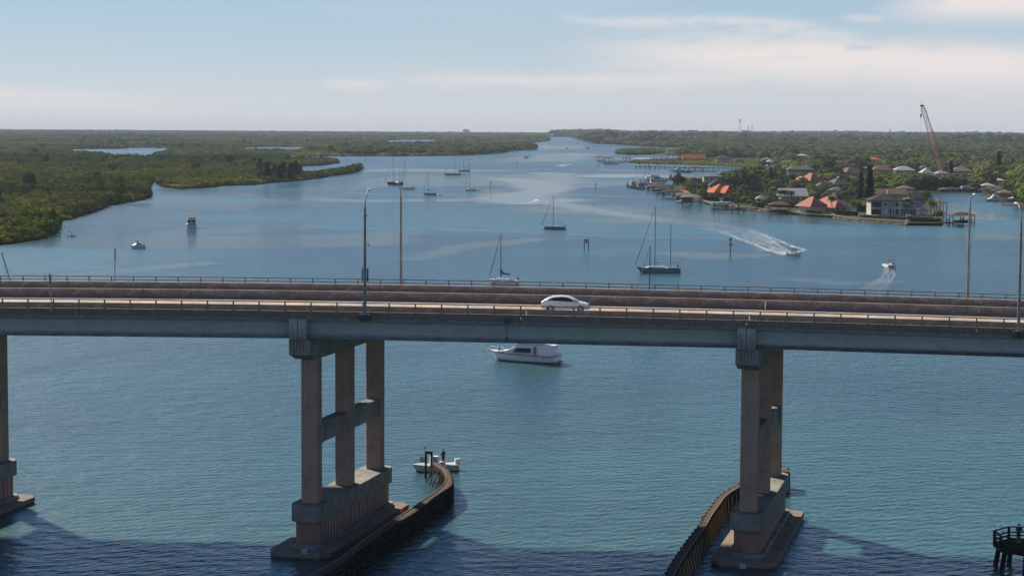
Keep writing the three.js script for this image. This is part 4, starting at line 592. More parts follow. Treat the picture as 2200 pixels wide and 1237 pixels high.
function motorboat(label, { pos, yaw, L, B, D, hullM = M.white, stripe = M.navy, type, group, name = 'motor_boat', category = 'motor boat' }) {
  const o = thing(name, label, category, pos, yaw, group), sheer = type === 'yacht' ? .36 : .3;
  const { band } = hullMeshes(o, L, B, D, hullM, { rake: .14, sheer, tr: .9, draft: .35, fine: 2.6, flare: .2 });
  band(.9, .97, 'rub_rail', stripe, .015); band(.26, .36, 'boot_stripe', M.black, .012);
  const dk = (u) => deckHeight(D, u, sheer);
  if (type === 'yacht') {
    const cab = new MB().extrude([[-L * .46, D], [-L * .46, D + 1.75], [L * .02, D + 1.75], [L * .13, D + .95], [L * .2, D + .6], [L * .3, D + .45], [L * .38, D + .3]], B * .72, T(0, 0, -B * .36), .08).build('cabin', M.white, o);
    for (const z of [B * .44, -B * .44]) { const w = new MB().extrude([[-L * .16, D + .42], [-L * .17, D + 1.2], [L * .03, D + 1.2], [L * .10, D + .42]], .02, T(0, 0, z - .01)); w.build('window', M.glass, cab); new MB().box(.5, 1.35, .03, -L * .225, D + .85, z).build('door', M.teak, cab); }
    new MB().faces([[L * .035, D + 1.62, B * .32], [L * .125, D + 1.03, B * .32], [L * .125, D + 1.03, -B * .32], [L * .035, D + 1.62, -B * .32]].map(([x, y, z]) => [x + .1, y + .08, z]), [[0, 1, 2, 3]]).build('windscreen', M.offwhite, cab);
    new MB().extrude([[-L * .3, D + 1.83], [-L * .3, D + 2.9], [L * .0, D + 2.95], [L * .06, D + 2.2], [L * .09, D + 1.83]], B * .6, T(0, 0, -B * .3), .06).build('flybridge', M.white, o);
    new MB().box(L * .3, .08, B * .74, -L * .16, D + 4.2, 0).build('bimini', M.offwhite, o);
    const fr = new MB(); for (const x of [-L * .29, -L * .03]) for (const z of [B * .32, -B * .32]) fr.tube(V(x, D + 2.6, z), V(x, D + 4.2, z), .025, .025, 5); fr.build('bimini_frame', M.steel, o);
    const rl = new MB(); for (const s of [1, -1]) for (let k = 0; k < 6; k++) { const u = .6 + k * .07, w = (q) => B / 2 * Math.pow(1 - Math.pow((q - .45) / .55, 2.6), .8) * .93, p = (q) => V((q - .5) * L, dk(q), s * w(q)); rl.tube(p(u), p(u).add(V(0, .75, 0)), .018, .018, 5); if (k < 5) rl.tube(p(u).add(V(0, .75, 0)), p(u + .07).add(V(0, .75, 0)), .014, .014, 5); } rl.build('bow_rail', M.steel, o);
    new MB().box(.9, .08, .5, L * .52, dk(1) + .02, 0).tube(V(L * .55, dk(1), 0), V(L * .535, -.4, .05), .02, .02, 5).build('bow_pulpit', M.offwhite, o);
    for (const x of [.3, 1.0, 1.2, 1.75, 2.3]) new MB().tube(V(L * .28 + x * .5, dk(.85), (x % .7) - .3), V(L * .28 + x * .5, dk(.85) + .7, (x % .7) - .3), .12, .12, 8).build('deck_can', x > 1 && x < 1.9 ? M.navy : M.cream, o);
    const ports = new MB(); for (const x of [-.42, -.36, -.25]) for (const z of [B * .497, -B * .497]) ports.box(.28, .12, .03, x * L, D * .78, z * .97); ports.build('porthole', M.glass, o);
    new MB().box(.9, .06, B * .7, -L * .53, .3, 0).build('swim_platform', M.teak, o); new MB().box(1.1, .4, .7, -L * .5, D + .25, 0).build('stern_tender', M.white, o);
  } else if (type === 'trawler' || type === 'cruiser') {
    const hh = type === 'trawler' ? 2.0 : 1.05;
    const cab = new MB().extrude([[-L * .22, D], [-L * .22, D + hh], [L * .12, D + hh], [L * .2, D + hh * .5], [L * .36, D + .2]], B * .7, T(0, 0, -B * .35), .06).build('cabin', M.white, o);
    const w = new MB(); w.box(.04, hh * .42, B * .3, -L * .225 - .06, D + hh * .62, B * .18).box(.04, hh * .42, B * .3, -L * .225 - .06, D + hh * .62, -B * .18); for (const z of [B * .42, -B * .42]) w.box(L * .24, hh * .3, .03, -L * .04, D + hh * .62, z); w.build('window', M.glass, cab);
    new MB().box(L * .3, .25, B * .74, -L * .33, D + .3, 0).build('cockpit', type === 'trawler' ? M.teak : M.maroon, o);
    if (type === 'trawler') {
      new MB().box(L * .42, .1, B * .86, -L * .06, D + hh + .12, 0).build('cabin_roof', M.offwhite, o);
      new MB().box(L * .2, .75, B * .7, -L * .02, D + hh + .55, 0).build('flybridge', M.white, o); new MB().box(L * .3, .09, B * .74, -L * .06, D + hh + 1.75, 0).build('hardtop', M.maroon, o);
      const f = new MB(); for (const x of [-L * .18, L * .05]) for (const z of [B * .33, -B * .33]) f.tube(V(x, D + hh, z), V(x, D + hh + 1.75, z), .03, .03, 5); f.tube(V(-L * .05, D + hh + 1.7, 0), V(-L * .05, D + hh + 3.2, 0), .05).tube(V(-L * .1, D + hh + 1.7, -B * .3), V(-L * .1, D + hh + 4.0, -B * .3), .015); f.build('frame', M.steel, o);
      new MB().box(.06, .18, B * .4, -L * .5 - .02, D * .6, 0).build('name_board', M.navy, o);
    } else new MB().box(L * .1, .5, B * .6, L * .02, D + 1.3, 0, 0, 0, .5).build('windscreen', M.glass, o);
  } else if (type === 'console') {
    new MB().box(L * .84, .05, B * .7, -L * .05, D * .86, 0).build('deck', M.offwhite, o);
    const c = new MB().box(.9, 1.15, .9, 0, D + .45, 0).build('console', M.white, o); new MB().box(.06, .45, .8, .3, D + 1.2, 0, 0, 0, .35).build('windscreen', M.glass, c);
    new MB().box(2.1, .08, 1.7, -.15, D + 2.0, 0).build('canopy', M.white, o); const f = new MB(); for (const x of [-.95, .6]) for (const z of [.7, -.7]) f.tube(V(x, D * .8, z), V(x, D + 2, z), .03, .03, 6); f.build('canopy_frame', M.steel, o);
    new MB().box(.55, .5, .9, -.95, D + .1, 0).build('seat', M.offwhite, o); new MB().box(.6, .55, .42, -L * .5 - .1, D + .35, 0).box(.28, 1.1, .2, -L * .5 - .16, D - .3, 0).build('outboard', M.white, o);
    const rl = new MB(); for (const s of [1, -1]) rl.tube(V(L * .12, D + .25, s * B * .42), V(L * .46, D + .65, s * .1), .025, .025, 6); rl.build('bow_rail', M.steel, o);
  } else if (type === 'pontoon') {
    new MB().box(L * .9, .08, B * .95, 0, D + .1, 0).build('deck', M.offwhite, o); const f = new MB(); for (const s of [1, -1]) f.box(L * .86, .65, .05, 0, D + .5, s * B * .46); f.box(.05, .65, B * .4, L * .43, D + .5, 0).box(.05, .65, B * .35, -L * .43, D + .5, B * .28); f.build('fence_panel', M.white, o);
    new MB().box(L * .4, .1, B * 1.0, -L * .12, D + 2.0, 0).build('canopy', M.black, o); const t = new MB(); for (const x of [-L * .3, L * .06]) for (const z of [B * .47, -B * .47]) t.tube(V(x, D, z), V(x, D + 2, z), .03, .03, 6); t.build('canopy_frame', M.white, o);
    new MB().box(1.0, .55, .8, -L * .3, D + .45, -B * .2).box(1.2, .5, .7, L * .2, D + .45, B * .25).build('seat', M.cream, o); new MB().box(.5, .7, .4, -L * .5, D + .25, 0).build('outboard', M.black, o);
  }
  return o;
}
motorboat('large white motor yacht with dark cabin windows, seen below the bridge deck', { pos: wl(1124, 776), yaw: Math.PI - .42, L: 13.0, B: 4.0, D: 1.3, stripe: M.maroon, type: 'yacht', name: 'motor_yacht', category: 'motor yacht' });
motorboat('old white trawler with brown cockpit and hardtop, stern towards the bridge, at left', { pos: wl(411, 489), yaw: Math.PI / 2 + .12, L: 10.5, B: 4.3, D: 1.35, hullM: M.white, stripe: M.maroon, type: 'trawler', name: 'trawler', category: 'trawler' });
motorboat('small white cabin cruiser with a maroon cockpit, lower of the two boats at left', { pos: wl(295, 533), yaw: Math.PI + .6, L: 4.9, B: 1.9, D: .8, type: 'cruiser', stripe: M.hullGrey });
const fishBoat = motorboat('white open fishing boat held against the tip of the left fender', { pos: wl(933, 1011), yaw: Math.PI + .28, L: 5.4, B: 2.1, D: .7, type: 'console', hullM: M.offwhite, stripe: M.hullGrey });
fishBoat.children.filter((c) => /canopy/.test(c.name)).forEach((c) => fishBoat.remove(c));
{ const p = V(-1.15, .62, .25).applyAxisAngle(UP, Math.PI + .28).add(fishBoat.position); personThing('person in dark clothes standing in the fishing boat by the left fender', 'stand', M.shirtDark, p, Math.PI + .8, 1.05); }
const fast = motorboat('white open motor boat with a canopy turning at speed, foam wake behind, at right', { pos: wl(1708, 549), yaw: -.9, L: 5.8, B: 2.1, D: .75, stripe: M.hullDark, type: 'console' });
personThing('person in dark clothes at the helm of the speeding boat at right', 'stand', M.shirtDark, V(-.75, .65, .2).applyAxisAngle(UP, -.9).add(fast.position), .6);
const pon = motorboat('white pontoon boat with a black canopy heading away, near the far right lamp', { pos: wl(1911, 577), yaw: Math.PI / 2 + .1, L: 6.5, B: 2.5, D: .5, type: 'pontoon', stripe: M.hullGrey });
personThing('person in a dark shirt on the pontoon boat with the black canopy', 'sit', M.shirtDark, V(-1.5, .62, .75).applyAxisAngle(UP, Math.PI / 2 + .1).add(pon.position), 0);
{
  const p = wl(152.5, 508), y = -.2, o = thing('kayak', 'small kayak near the mangrove shore at left', 'kayak', p, y); hullMeshes(o, 3.8, .75, .28, M.offwhite, { tr: .15, draft: .12, fine: 1.6, sheer: .3 });
  personThing('kayaker in a bright blue shirt holding a paddle near the mangroves', 'sit', M.shirtBlue, V(p.x, -.2, p.z), y + Math.PI / 2);
  const d = thing('paddle', 'raised double bladed paddle held by the kayaker', 'paddle', V(p.x, 0, p.z), y); new MB().tube(V(.9, .35, -.3), V(-1.0, 1.7, -.45), .025, .025, 6).build('shaft', M.black, d); new MB().box(.45, .26, .05, -1.12, 1.8, -.45, 0, 0, -.7).box(.45, .26, .05, 1.0, .27, -.3, 0, 0, -.7).build('blade', M.navy, d);
}
for (const [px, py, L, yaw, type, label] of [[1217, 353.5, 7.5, .55, 'console', 'white speedboat throwing a long foam wake in mid channel'], [1130, 338.5, 6.5, Math.PI, 'console', 'dark little motor boat near the left islet point'], [1286.5, 356, 5, Math.PI, 'console', 'small white skiff off the end of the long dock'], [1263, 319, 8, .2, 'cruiser', 'white cabin boat with dark stern far up the channel'], [1219, 318.5, 7, 1.2, 'cruiser', 'small distant white boat, left of two up the channel'], [1224, 305.5, 9, 3.3, 'cruiser', 'white boat with a foam wake far up the channel'], [1241, 307, 7, .3, 'cruiser', 'pale boat close to the far right bank'], [1112, 327.5, 6, 0, 'console', 'reddish small boat tucked under the left bank point']])
  motorboat(label, { pos: wl(px, py), yaw, L, B: L * .36, D: L * .13, type, hullM: /dark|reddish/.test(label) ? M.maroon : M.white, stripe: M.black, group: 'small boats up the channel' });

// ------------------------------------------------------------------ channel markers
function dayMark(label, px, py, h, shape, m, extra) {
  const o = thing('channel_marker', label, 'channel marker', wl(px, py)); new MB().tube(V(0, -1, 0), V(0, h, 0), .16, .14, 10).build('pile', M.timberDark, o);
  if (shape === 'square') new MB().box(.92, .92, .05, 0, h - .1, .2).build('daymark', m, o);
  if (shape === 'triangle') new MB().extrude([[-.6, -.5], [.6, -.5], [0, .6]], .05, T(0, h - .2, .17)).build('daymark', m, o);
  if (extra) { new MB().box(1.12, .95, .05, .0, h - 1.75, .2).build('sign_board', M.offwhite, o); const r = new MB().add(new THREE.TorusGeometry(.24, .035, 6, 24), T(0, h - 1.72, .235)); r.box(.6, .05, .01, 0, h - 2.1, .23).build('sign_symbol', M.orange, o); }
  return o;
}
dayMark('green square channel marker with a white notice below it, at right of centre', 1570, 541, 4.2, 'square', M.green, true);
dayMark('red triangle channel marker post in mid channel', 1280, 409, 4.4, 'triangle', M.red);
dayMark('green square channel marker right of the anchored sailing boats', 1054, 408, 4.9, 'square', M.green);
for (const [px, py, h, label] of [[1110, 356.5, 4.2, 'dark post left of the red channel marker, nearest the left islet'], [1182, 331.5, 4.6, 'dark marker post in the narrow of the channel'], [1287.5, 335, 5, 'dark marker post above the end of the long dock'], [785.5, 347, 4.2, 'dark marker post off the mangrove spit'], [1287.5, 319, 6, 'small dark marker post far off behind the dock end'], [1210, 315, 6, 'thin marker post beside the distant boats']]) { const o = thing('marker_post', label, 'marker post', wl(px, py)); new MB().tube(V(0, -1, 0), V(0, h, 0), .2, .18, 8).build('pile', M.timberDark, o); new MB().box(.7, .8, .1, 0, h - .2, .2).build('daymark', M.darkBox, o); }
{
  const o = thing('information_sign', 'white notice board with a round symbol on two piles in mid water', 'sign board', wl(1260, 536)); for (const x of [-.72, .72]) new MB().tube(V(x, -1, 0), V(x, 3.5, 0), .15, .14, 10).build('pile', M.timberDark, o);
  new MB().box(1.85, 1.3, .06, -.02, 2.72, .2).build('board', M.offwhite, o); const r = new MB().add(new THREE.TorusGeometry(.3, .06, 6, 24), T(0, 2.75, .235)).box(1.4, .16, .02, 0, 3.2, .235).box(1.2, .08, .02, 0, 2.28, .235).box(.12, .12, .02, 0, 2.75, .235); r.build('printed_symbol', mat(.22, .2, .19, .7), o);
}
for (const [px, py, m, label] of [[1169, 492.5, M.red, 'small red mooring ball at the bow of the teal sloop'], [882.5, 380, M.white, 'white mooring ball behind the anchored sailing boats'], [1945.5, 494.5, M.white, 'small white float off the white house seawall']]) { const o = tag(new MB().ball(.5, 0, 0, 0, 1, 1, 1, 14).build('mooring_ball', m), label, 'mooring ball'); o.position.copy(wl(px, py)); o.position.y = .2; }

// ------------------------------------------------------------------ foam: thin sheets of froth on the water
const foamTex = tex(512, 128, (u, v) => { const e = smooth(0, .22, v) * smooth(1, .78, v), n = fbm(u * 40, v * 5, 4), f = fbm(u * 120 + 7, v * 18, 3); return clamp(1.2 * e * smooth(.38, .62, n * .6 + f * .4) * lerp(1, .12, u)); });
const foamSoft = tex(512, 128, (u, v) => { const e = smooth(0, .3, v) * smooth(1, .7, v), n = fbm(u * 14, v * 22, 4), f = fbm(u * 60 + 7, v * 40, 3), ed = Math.max(Math.exp(-Math.pow((v - .16) / .07, 2)), Math.exp(-Math.pow((v - .84) / .07, 2))); return clamp((.55 * e * smooth(.25, .75, n * .7 + f * .3) + .6 * ed * smooth(.3, .65, f)) * smooth(0, .02, u) * Math.pow(1 - u, .9)); });
const foamM = (o) => new THREE.MeshStandardMaterial({ color: rgb(.72, .74, .74), roughness: .9, transparent: true, opacity: o, alphaMap: foamTex });
function wake(label, pts, w0, w1, op = .9, y = .03, soft = false) {
  const P = new THREE.CatmullRomCurve3(pts.map(([x, yy]) => W(x, yy, 0))).getSpacedPoints(40), pos = [], uv = [], idx = [];
  P.forEach((p, i) => { const d = P[Math.min(40, i + 1)].clone().sub(P[Math.max(0, i - 1)]).normalize(), n = V(-d.z, 0, d.x).multiplyScalar(lerp(w0, w1, i / 40) / 2); pos.push(p.x + n.x, y, p.z + n.z, p.x - n.x, y, p.z - n.z); uv.push(i / 40, 0, i / 40, 1); if (i) { const a = i * 2; idx.push(a - 2, a - 1, a + 1, a - 2, a + 1, a); } });
  const g = new THREE.BufferGeometry(); g.setAttribute('position', new THREE.Float32BufferAttribute(pos, 3)); g.setAttribute('uv', new THREE.Float32BufferAttribute(uv, 2)); g.setIndex(idx); g.computeVertexNormals();
  const m = new THREE.Mesh(g, foamM(op)); if (soft) m.material.alphaMap = foamSoft; m.name = numbered('foam_wake'); m.receiveShadow = true; tag(m, label, 'wake', 'foam wakes'); kind(m, 'stuff'); scene.add(m);
}
wake('broad white foam fan curving behind the speeding boat at right', [[1700, 549], [1672, 538], [1640, 522], [1605, 505], [1560, 491], [1500, 483]], 6, 28, .8, .03, true);
wake('white bow wave spreading right of the speeding boat', [[1730, 537], [1712, 532.5], [1690, 523], [1655, 509], [1615, 496]], 2.6, 3.6, .5, .036);
wake('thin foam line left of the speeding boat', [[1700, 549], [1670, 540.5], [1645, 538.5], [1623, 534.5]], 1.6, 2.2, .95, .042);
wake('short foam line right of the speeding boat', [[1712, 541], [1722, 539.5], [1732, 536.5]], 2.2, 2, .9, .046);
wake('pale foam churn behind the pontoon boat', [[1911, 579.5], [1912, 588], [1903, 600], [1880, 616], [1850, 640]], 3.0, 9, .42, .03, true);
wake('white foam plume behind the speedboat in mid channel', [[1224, 353], [1212, 354.5], [1200, 357]], 9, 16, 1);
wake('white foam streak behind the far boat up the channel', [[1227, 305.6], [1215, 305.3]], 16, 26, 1);
wake('thin foam streak far up the channel', [[1200, 303.5], [1181, 303.6]], 10, 12, .8);
wake('small foam streak behind the skiff off the dock', [[1288, 356.3], [1300, 358]], 3, 5, .8);
wake('curling foam streak left of the teal sloop', [[1157, 428.5], [1148, 432], [1130, 436.5], [1090, 440]], 4, 2, .8);
// ------------------------------------------------------------------ houses
const roofMat = (r, g, b, metal) => mat(r, g, b, metal ? .4 : .85, { map: rep(blotch, 1 / 5, 1 / 3), bumpMap: rep(woodTex, 1 / 3, 1 / 3), bumpScale: .06 });
const R_ = { slate: roofMat(.045, .045, .055), pink: roofMat(.62, .24, .18), orange: roofMat(.60, .27, .10), coral: roofMat(.66, .17, .07), tan: roofMat(.27, .165, .10), brown: roofMat(.06, .046, .04), dkbrown: roofMat(.075, .06, .065), grey: roofMat(.20, .195, .19), white: roofMat(.66, .65, .64, true), beige: roofMat(.32, .265, .20), redbrown: roofMat(.22, .095, .065), taupe: roofMat(.10, .078, .066) };
const Wl = { white: mat(.72, .71, .69, .7, { map: rep(blotch, 1 / 9) }), cream: mat(.58, .50, .38, .8), blue: mat(.10, .17, .30, .8), grey: mat(.30, .31, .34, .8), pink: mat(.62, .42, .34, .8), taupe: mat(.40, .33, .26, .8), brick: mat(.33, .17, .13, .9) };
function roofGeo(mb, w, d, h, y, over, type, ridge = .5, x = 0, z = 0) {
  const a = w / 2 + over, b = d / 2 + over, r = type === 'gable' ? a : Math.max(.05, (a - b * (ridge === .5 ? 1 : ridge))), t = .16;
  const P = type === 'shed' ? [[-a, 0, b], [a, 0, b], [a, h, -b], [-a, h, -b]] : w >= d || type === 'gable' ? [[-a, 0, b], [a, 0, b], [a, 0, -b], [-a, 0, -b], [-Math.max(.05, r), h, 0], [Math.max(.05, r), h, 0]] : [[-a, 0, b], [a, 0, b], [a, 0, -b], [-a, 0, -b], [0, h, b - a], [0, h, -(b - a)]];
  const up = P.map(([q, k, e]) => [q + x, k + y + t, e + z]), lo = P.map(([q, k, e]) => [q + x, y + (type === 'shed' ? k : 0), e + z]);
  if (type === 'shed') return mb.faces([...up, ...lo], [[0, 1, 2, 3], [4, 7, 6, 5], [0, 4, 5, 1], [1, 5, 6, 2], [2, 6, 7, 3], [3, 7, 4, 0]]);
  const f = w >= d || type === 'gable' ? [[0, 1, 5, 4], [1, 2, 5], [2, 3, 4, 5], [3, 0, 4]] : [[0, 1, 4], [1, 2, 5, 4], [2, 3, 5], [3, 0, 4, 5]];
  return mb.faces([...up, ...lo.slice(0, 4)], [...f, [6, 9, 8, 7], [0, 6, 7, 1], [1, 7, 8, 2], [2, 8, 9, 3], [3, 9, 6, 0]]);
}
const LAND = [];                                                    // landmarks that tree labels may name
function win(o, x, y, z, w, h, ry = 0) { const f = new MB().box(w + .2, h + .2, .08, 0, 0, 0).build('window', M.white, o); f.position.set(x, y, z); f.rotation.y = ry; new MB().box(w, h, .06, 0, 0, .025).build('pane', M.glass, f); if (w > 1.5) new MB().box(.07, h, .05, 0, 0, .045).build('mullion', M.white, f); return f; }
// p: photo pixels [left, right, ground line]; the house is built at its real size where that ground line is
function house(short, label, { p, d = 9, wall = 3, rh = 2.6, roof, walls, type = 'hip', yaw = 0, wins = 4, storeys = 1, over = .7, gy = 1, keep = true, chimney, name = 'house', extra, category = 'house', group }) {
  const c = W((p[0] + p[1]) / 2, p[2], gy), Z = -c.z, w = (p[1] - p[0]) * Z / F - (roof ? 2 * over * .8 : 0), o = thing(name, label, category, c, yaw, group), zc = -d / 2;
  const cw = w / (Math.abs(Math.cos(yaw)) + .0001) - Math.abs(Math.sin(yaw)) * d * .6, ww = Math.max(w * .6, cw);
  new MB().box(ww, wall + .3, d, 0, wall / 2 - .15, zc).build('wall', walls, o);
  const rm = new MB(); roofGeo(rm, ww, d, rh, wall, over, type, .5, 0, zc); const ro = rm.build('roof', roof, o);
  if (type === 'gable') new MB().faces([[-ww / 2, wall, zc + d / 2], [-ww / 2, wall, zc - d / 2], [-ww / 2, wall + rh * .85, zc], [ww / 2, wall, zc + d / 2], [ww / 2, wall, zc - d / 2], [ww / 2, wall + rh * .85, zc]], [[0, 2, 1], [3, 4, 5]]).build('gable_wall', walls, o);
  for (let s = 0; s < storeys; s++) for (let k = 0; k < wins; k++) { const sh = wall / storeys; if (s === 0 && k === Math.floor(wins / 2)) { new MB().box(1.3, 2.3, .1, -ww / 2 + (k + .5) * ww / wins, 1.15, .03).build('door', M.darkBox, o); continue; } win(o, -ww / 2 + (k + .5) * ww / wins, sh * s + sh * .55, .03, Math.min(2.6, ww / wins * .55), sh * .42); }
  if (chimney) { const ch = new MB().box(1.3, 2.6, 1.0, chimney * ww, wall + rh, zc).box(1.5, .25, 1.2, chimney * ww, wall + rh + 1.35, zc); ch.build('chimney', walls, ro); }
  if (extra) extra(o, ww, Z);
  if (keep) CLEAR.push([p[0], p[2] - (wall + rh * .8) * F / Z, p[1], p[2]]);
  LAND.push({ short, x: (p[0] + p[1]) / 2, y: p[2], Z, w: p[1] - p[0] });
  return o;
}
// the big white house on the point
house('the white house', 'large white two storey house with a dark slate roof on the point', {
  p: [1868, 1944, 462.5], d: 13, wall: 6.7, rh: 3.0, roof: R_.slate, walls: Wl.white, wins: 0, over: .9, yaw: -.02, extra: (o, w) => {
    const z = .03; const bal = new MB().box(4.6, 2.2, .12, -w / 2 + 2.6, 5.0, z); bal.build('balcony_glass', M.glass, o); new MB().box(4.7, .9, .1, -w / 2 + 2.6, 4.05, .55).build('balcony_rail', M.darkBox, o); new MB().box(4.9, .2, 1.2, -w / 2 + 2.6, 3.55, .55).build('balcony_slab', Wl.white, o);
    new MB().box(4.4, 2.7, .1, -w / 2 + 2.6, 1.5, z).build('sliding_door', M.glass, o); win(o, -w / 2 + 6.6, 5.0, z, 1.6, 1.5); new MB().box(1.6, 6.6, .35, -w / 2 + 8.9, 3.3, .1).build('stair_bay', Wl.grey, o); new MB().box(.9, 2.9, .1, -w / 2 + 8.9, 1.5, .3).build('door', M.darkBox, o);
    for (const [x, ww] of [[10.5, .6], [12.0, 1.5], [13.2, .5], [14.4, .9], [15.6, 1.3]]) { const b = win(o, -w / 2 + x - .15, 4.9, z, ww, 2.0); const c = win(o, -w / 2 + x - .15, 1.6, z, ww * .95, 2.6); }
    const wg = new MB().box(10.6, 5.2, 10, w / 2 + 4.7, 2.6, -6).build('wing', Wl.white, o); const r = new MB(); roofGeo(r, 10.6, 10, 2.9, 5.2, .8, 'hip', .5, w / 2 + 4.4, -6); r.build('wing_roof', R_.slate, o);
    for (const [x, y, ww, hh] of [[4.2, 4.0, 1.6, .9], [8, 4.0, 1.1, .7], [.8, 1.5, 1.2, 2.4], [2.4, 1.5, .9, 2.2], [4.6, 1.5, 2.8, 2.4]]) win(o, w / 2 + x, y, -.97, ww, hh);
    new MB().box(1.3, 2.8, 1.2, 1.8, 10.1, -6.5).box(1.6, .3, 1.5, 1.8, 11.4, -6.5).build('chimney', Wl.white, o);
    new MB().box(2.6, .25, 2.2, w / 2 + 2.2, 7.6, -4.2).build('roof_box', M.white, o);
    const bl = new MB().box(6.5, 4.4, 6, w / 2 + 8.0, 5.3, -11.5); bl.build('blue_wing', Wl.blue, o); const b2 = new MB(); roofGeo(b2, 6.5, 6, 1.8, 7.5, .5, 'gable', .5, w / 2 + 8.0, -11.5); b2.build('blue_wing_roof', R_.slate, o);
    const tr = mat(.70, .66, .60, .85, { map: rep(blotch, 1 / 6) }); new MB().box(w + 17, .5, 6.5, 4.4, -.0, 2.2).build('terrace', tr, o);
    const gz = new MB(); for (const x of [-1.9, 1.9]) for (const zz of [-1.6, 1.6]) gz.box(.4, 2.5, .4, w / 2 + 8.2 + x, 1.35, 3.6 + zz); gz.build('porch_post', Wl.white, o); const gr = new MB(); roofGeo(gr, 4.2, 3.8, 1.3, 2.6, .5, 'hip', .5, w / 2 + 8.2, 3.6); gr.build('porch_roof', R_.taupe, o);
  } });
house('the pink roofed house', 'long low house with pink tile hip roofs and a white chimney beside the seawall', {
  p: [1768, 1846, 458.5], d: 17, wall: 2.9, rh: 4.9, roof: R_.pink, walls: Wl.cream, wins: 5, over: 1.0, yaw: .42, chimney: .16, extra: (o, w) => {
    const r = new MB(); roofGeo(r, 9, 12, 4.4, 3.1, .9, 'hip', .5, -w / 2 - 4.9, -7); r.build('west_roof', R_.pink, o); new MB().box(8.2, 3.2, 11, -w / 2 - 4.9, 1.5, -7).build('west_wing', Wl.cream, o);
    const r2 = new MB(); roofGeo(r2, 6, 8, 3.1, 2.8, .7, 'hip', .5, -w / 2 + 2.2, 2.2); r2.build('porch_roof', R_.pink, o); const ps = new MB(); for (const x of [-2.6, 0, 2.6]) ps.box(.35, 2.8, .35, -w / 2 + 2.2 + x, 1.4, 5.8); for (const x of [-8.6, -5, -1.6]) ps.box(.35, 3.0, .35, -w / 2 + x, 1.5, -.6); ps.build('porch_post', Wl.white, o);
    new MB().box(7, .25, 5, -w / 2 + 1.5, .1, 7).box(9, .25, 4, -w / 2 - 5, .1, 1).build('patio', mat(.66, .52, .45, .85), o);
  } });
house('the orange roofed house', 'house with a steep orange hip roof and brick walls among trees', { p: [1733, 1780, 400], d: 14, wall: 3.6, rh: 5.2, roof: R_.orange, walls: Wl.brick, wins: 0, over: .9, yaw: .5, extra: (o, w) => { const r = new MB(); roofGeo(r, 7, 9, 3, 3.7, .7, 'hip', .5, -w / 2 - 2.5, -7); roofGeo(r, 6, 8, 3, 3.7, .6, 'hip', .5, w / 2 + 1.5, -8); r.build('side_roof', R_.orange, o); new MB().box(6.2, 3.6, 8, -w / 2 - 2.5, 1.7, -7).box(5.6, 3.6, 7, w / 2 + 1.5, 1.7, -8).build('side_wing', Wl.cream, o); new MB().box(4, .2, 3, w / 2 + 1.5, 3.2, -1.6).box(.2, 3.1, .2, w / 2 + 3.2, 1.6, -.3).build('porch', M.white, o); } });
house('the grey gabled house', 'grey roofed house with a small cupola between the orange and pink roofs', { p: [1785, 1838, 408.5], d: 12, wall: 3.6, rh: 4.2, roof: R_.grey, walls: Wl.brick, wins: 3, over: .9, yaw: .35, type: 'hip', extra: (o, w) => { new MB().box(1, 1.3, 1, 0, 8, -6).build('cupola', M.white, o); const r = new MB(); roofGeo(r, 14, 7, 2.6, 2.6, .6, 'hip', .5, -w / 2 - 4, -3); r.build('side_roof', R_.grey, o); new MB().box(13, 2.8, 6, -w / 2 - 4, 1.2, -3).build('side_wing', Wl.white, o); } });
house('the white roofed house', 'long white house with a pale metal roof behind the row of palms', { p: [1677, 1738, 433], d: 13, wall: 2.9, rh: 4.0, roof: R_.white, walls: Wl.white, wins: 4, over: .8, type: 'gable', yaw: .03 });
house('the coral roofed house', 'house with a bright coral orange tiled hip roof above the dock', { p: [1528, 1583, 424.5], d: 13, wall: 2.7, rh: 4.6, roof: R_.coral, walls: Wl.taupe, wins: 5, over: 1.0, yaw: .3, extra: (o, w) => { const r = new MB(); roofGeo(r, 7, 12, 4.0, 2.7, .8, 'hip', .5, w / 2 - 4, 1.5); r.build('front_roof', R_.coral, o); new MB().box(6, 2.8, 10, w / 2 - 4, 1.3, 1.5).build('front_wing', Wl.taupe, o); } });
house('the dark roofed house', 'house with a dark brown hip roof behind the coral roof', { p: [1524, 1570, 410], d: 12, wall: 3, rh: 5.0, roof: R_.dkbrown, walls: Wl.cream, wins: 4, over: .8 });
house('the tan block house', 'flat roofed tan two storey house with white window surrounds, behind the palms', { p: [1512, 1560, 400], d: 12, wall: 6.6, rh: .8, roof: R_.grey, walls: Wl.taupe, storeys: 2, wins: 4, over: .3, type: 'hip' });
house('the brown roofed house', 'house with a steep plain brown roof behind the big palm clump', { p: [1601, 1640, 422], d: 10, wall: 2.8, rh: 4.6, roof: R_.brown, walls: Wl.taupe, wins: 3, type: 'gable', over: .5 });
house('the blue house', 'dark blue house with grey roofs and white railings behind the trees', { p: [1692, 1752, 381], d: 11, wall: 6.2, rh: 3.0, roof: R_.grey, walls: Wl.blue, storeys: 2, wins: 6, over: .8, extra: (o, w) => { new MB().box(w, .15, .1, 0, 3.4, 1.6).box(w, .15, 1.8, 0, 2.7, .9).build('gallery', M.white, o); const p = new MB(); for (let k = 0; k < 8; k++) p.box(.18, 3.4, .18, -w / 2 + k * w / 7, 1.7, 1.6); p.build('gallery_post', M.white, o); } });
house('the left tan roofed house', 'cream house with a wide tan hip roof, left of two tan roofs behind the pines', { p: [1813, 1863, 378.5], d: 13, wall: 3.2, rh: 4.4, roof: R_.tan, walls: Wl.cream, wins: 4, over: 1, yaw: .45 });
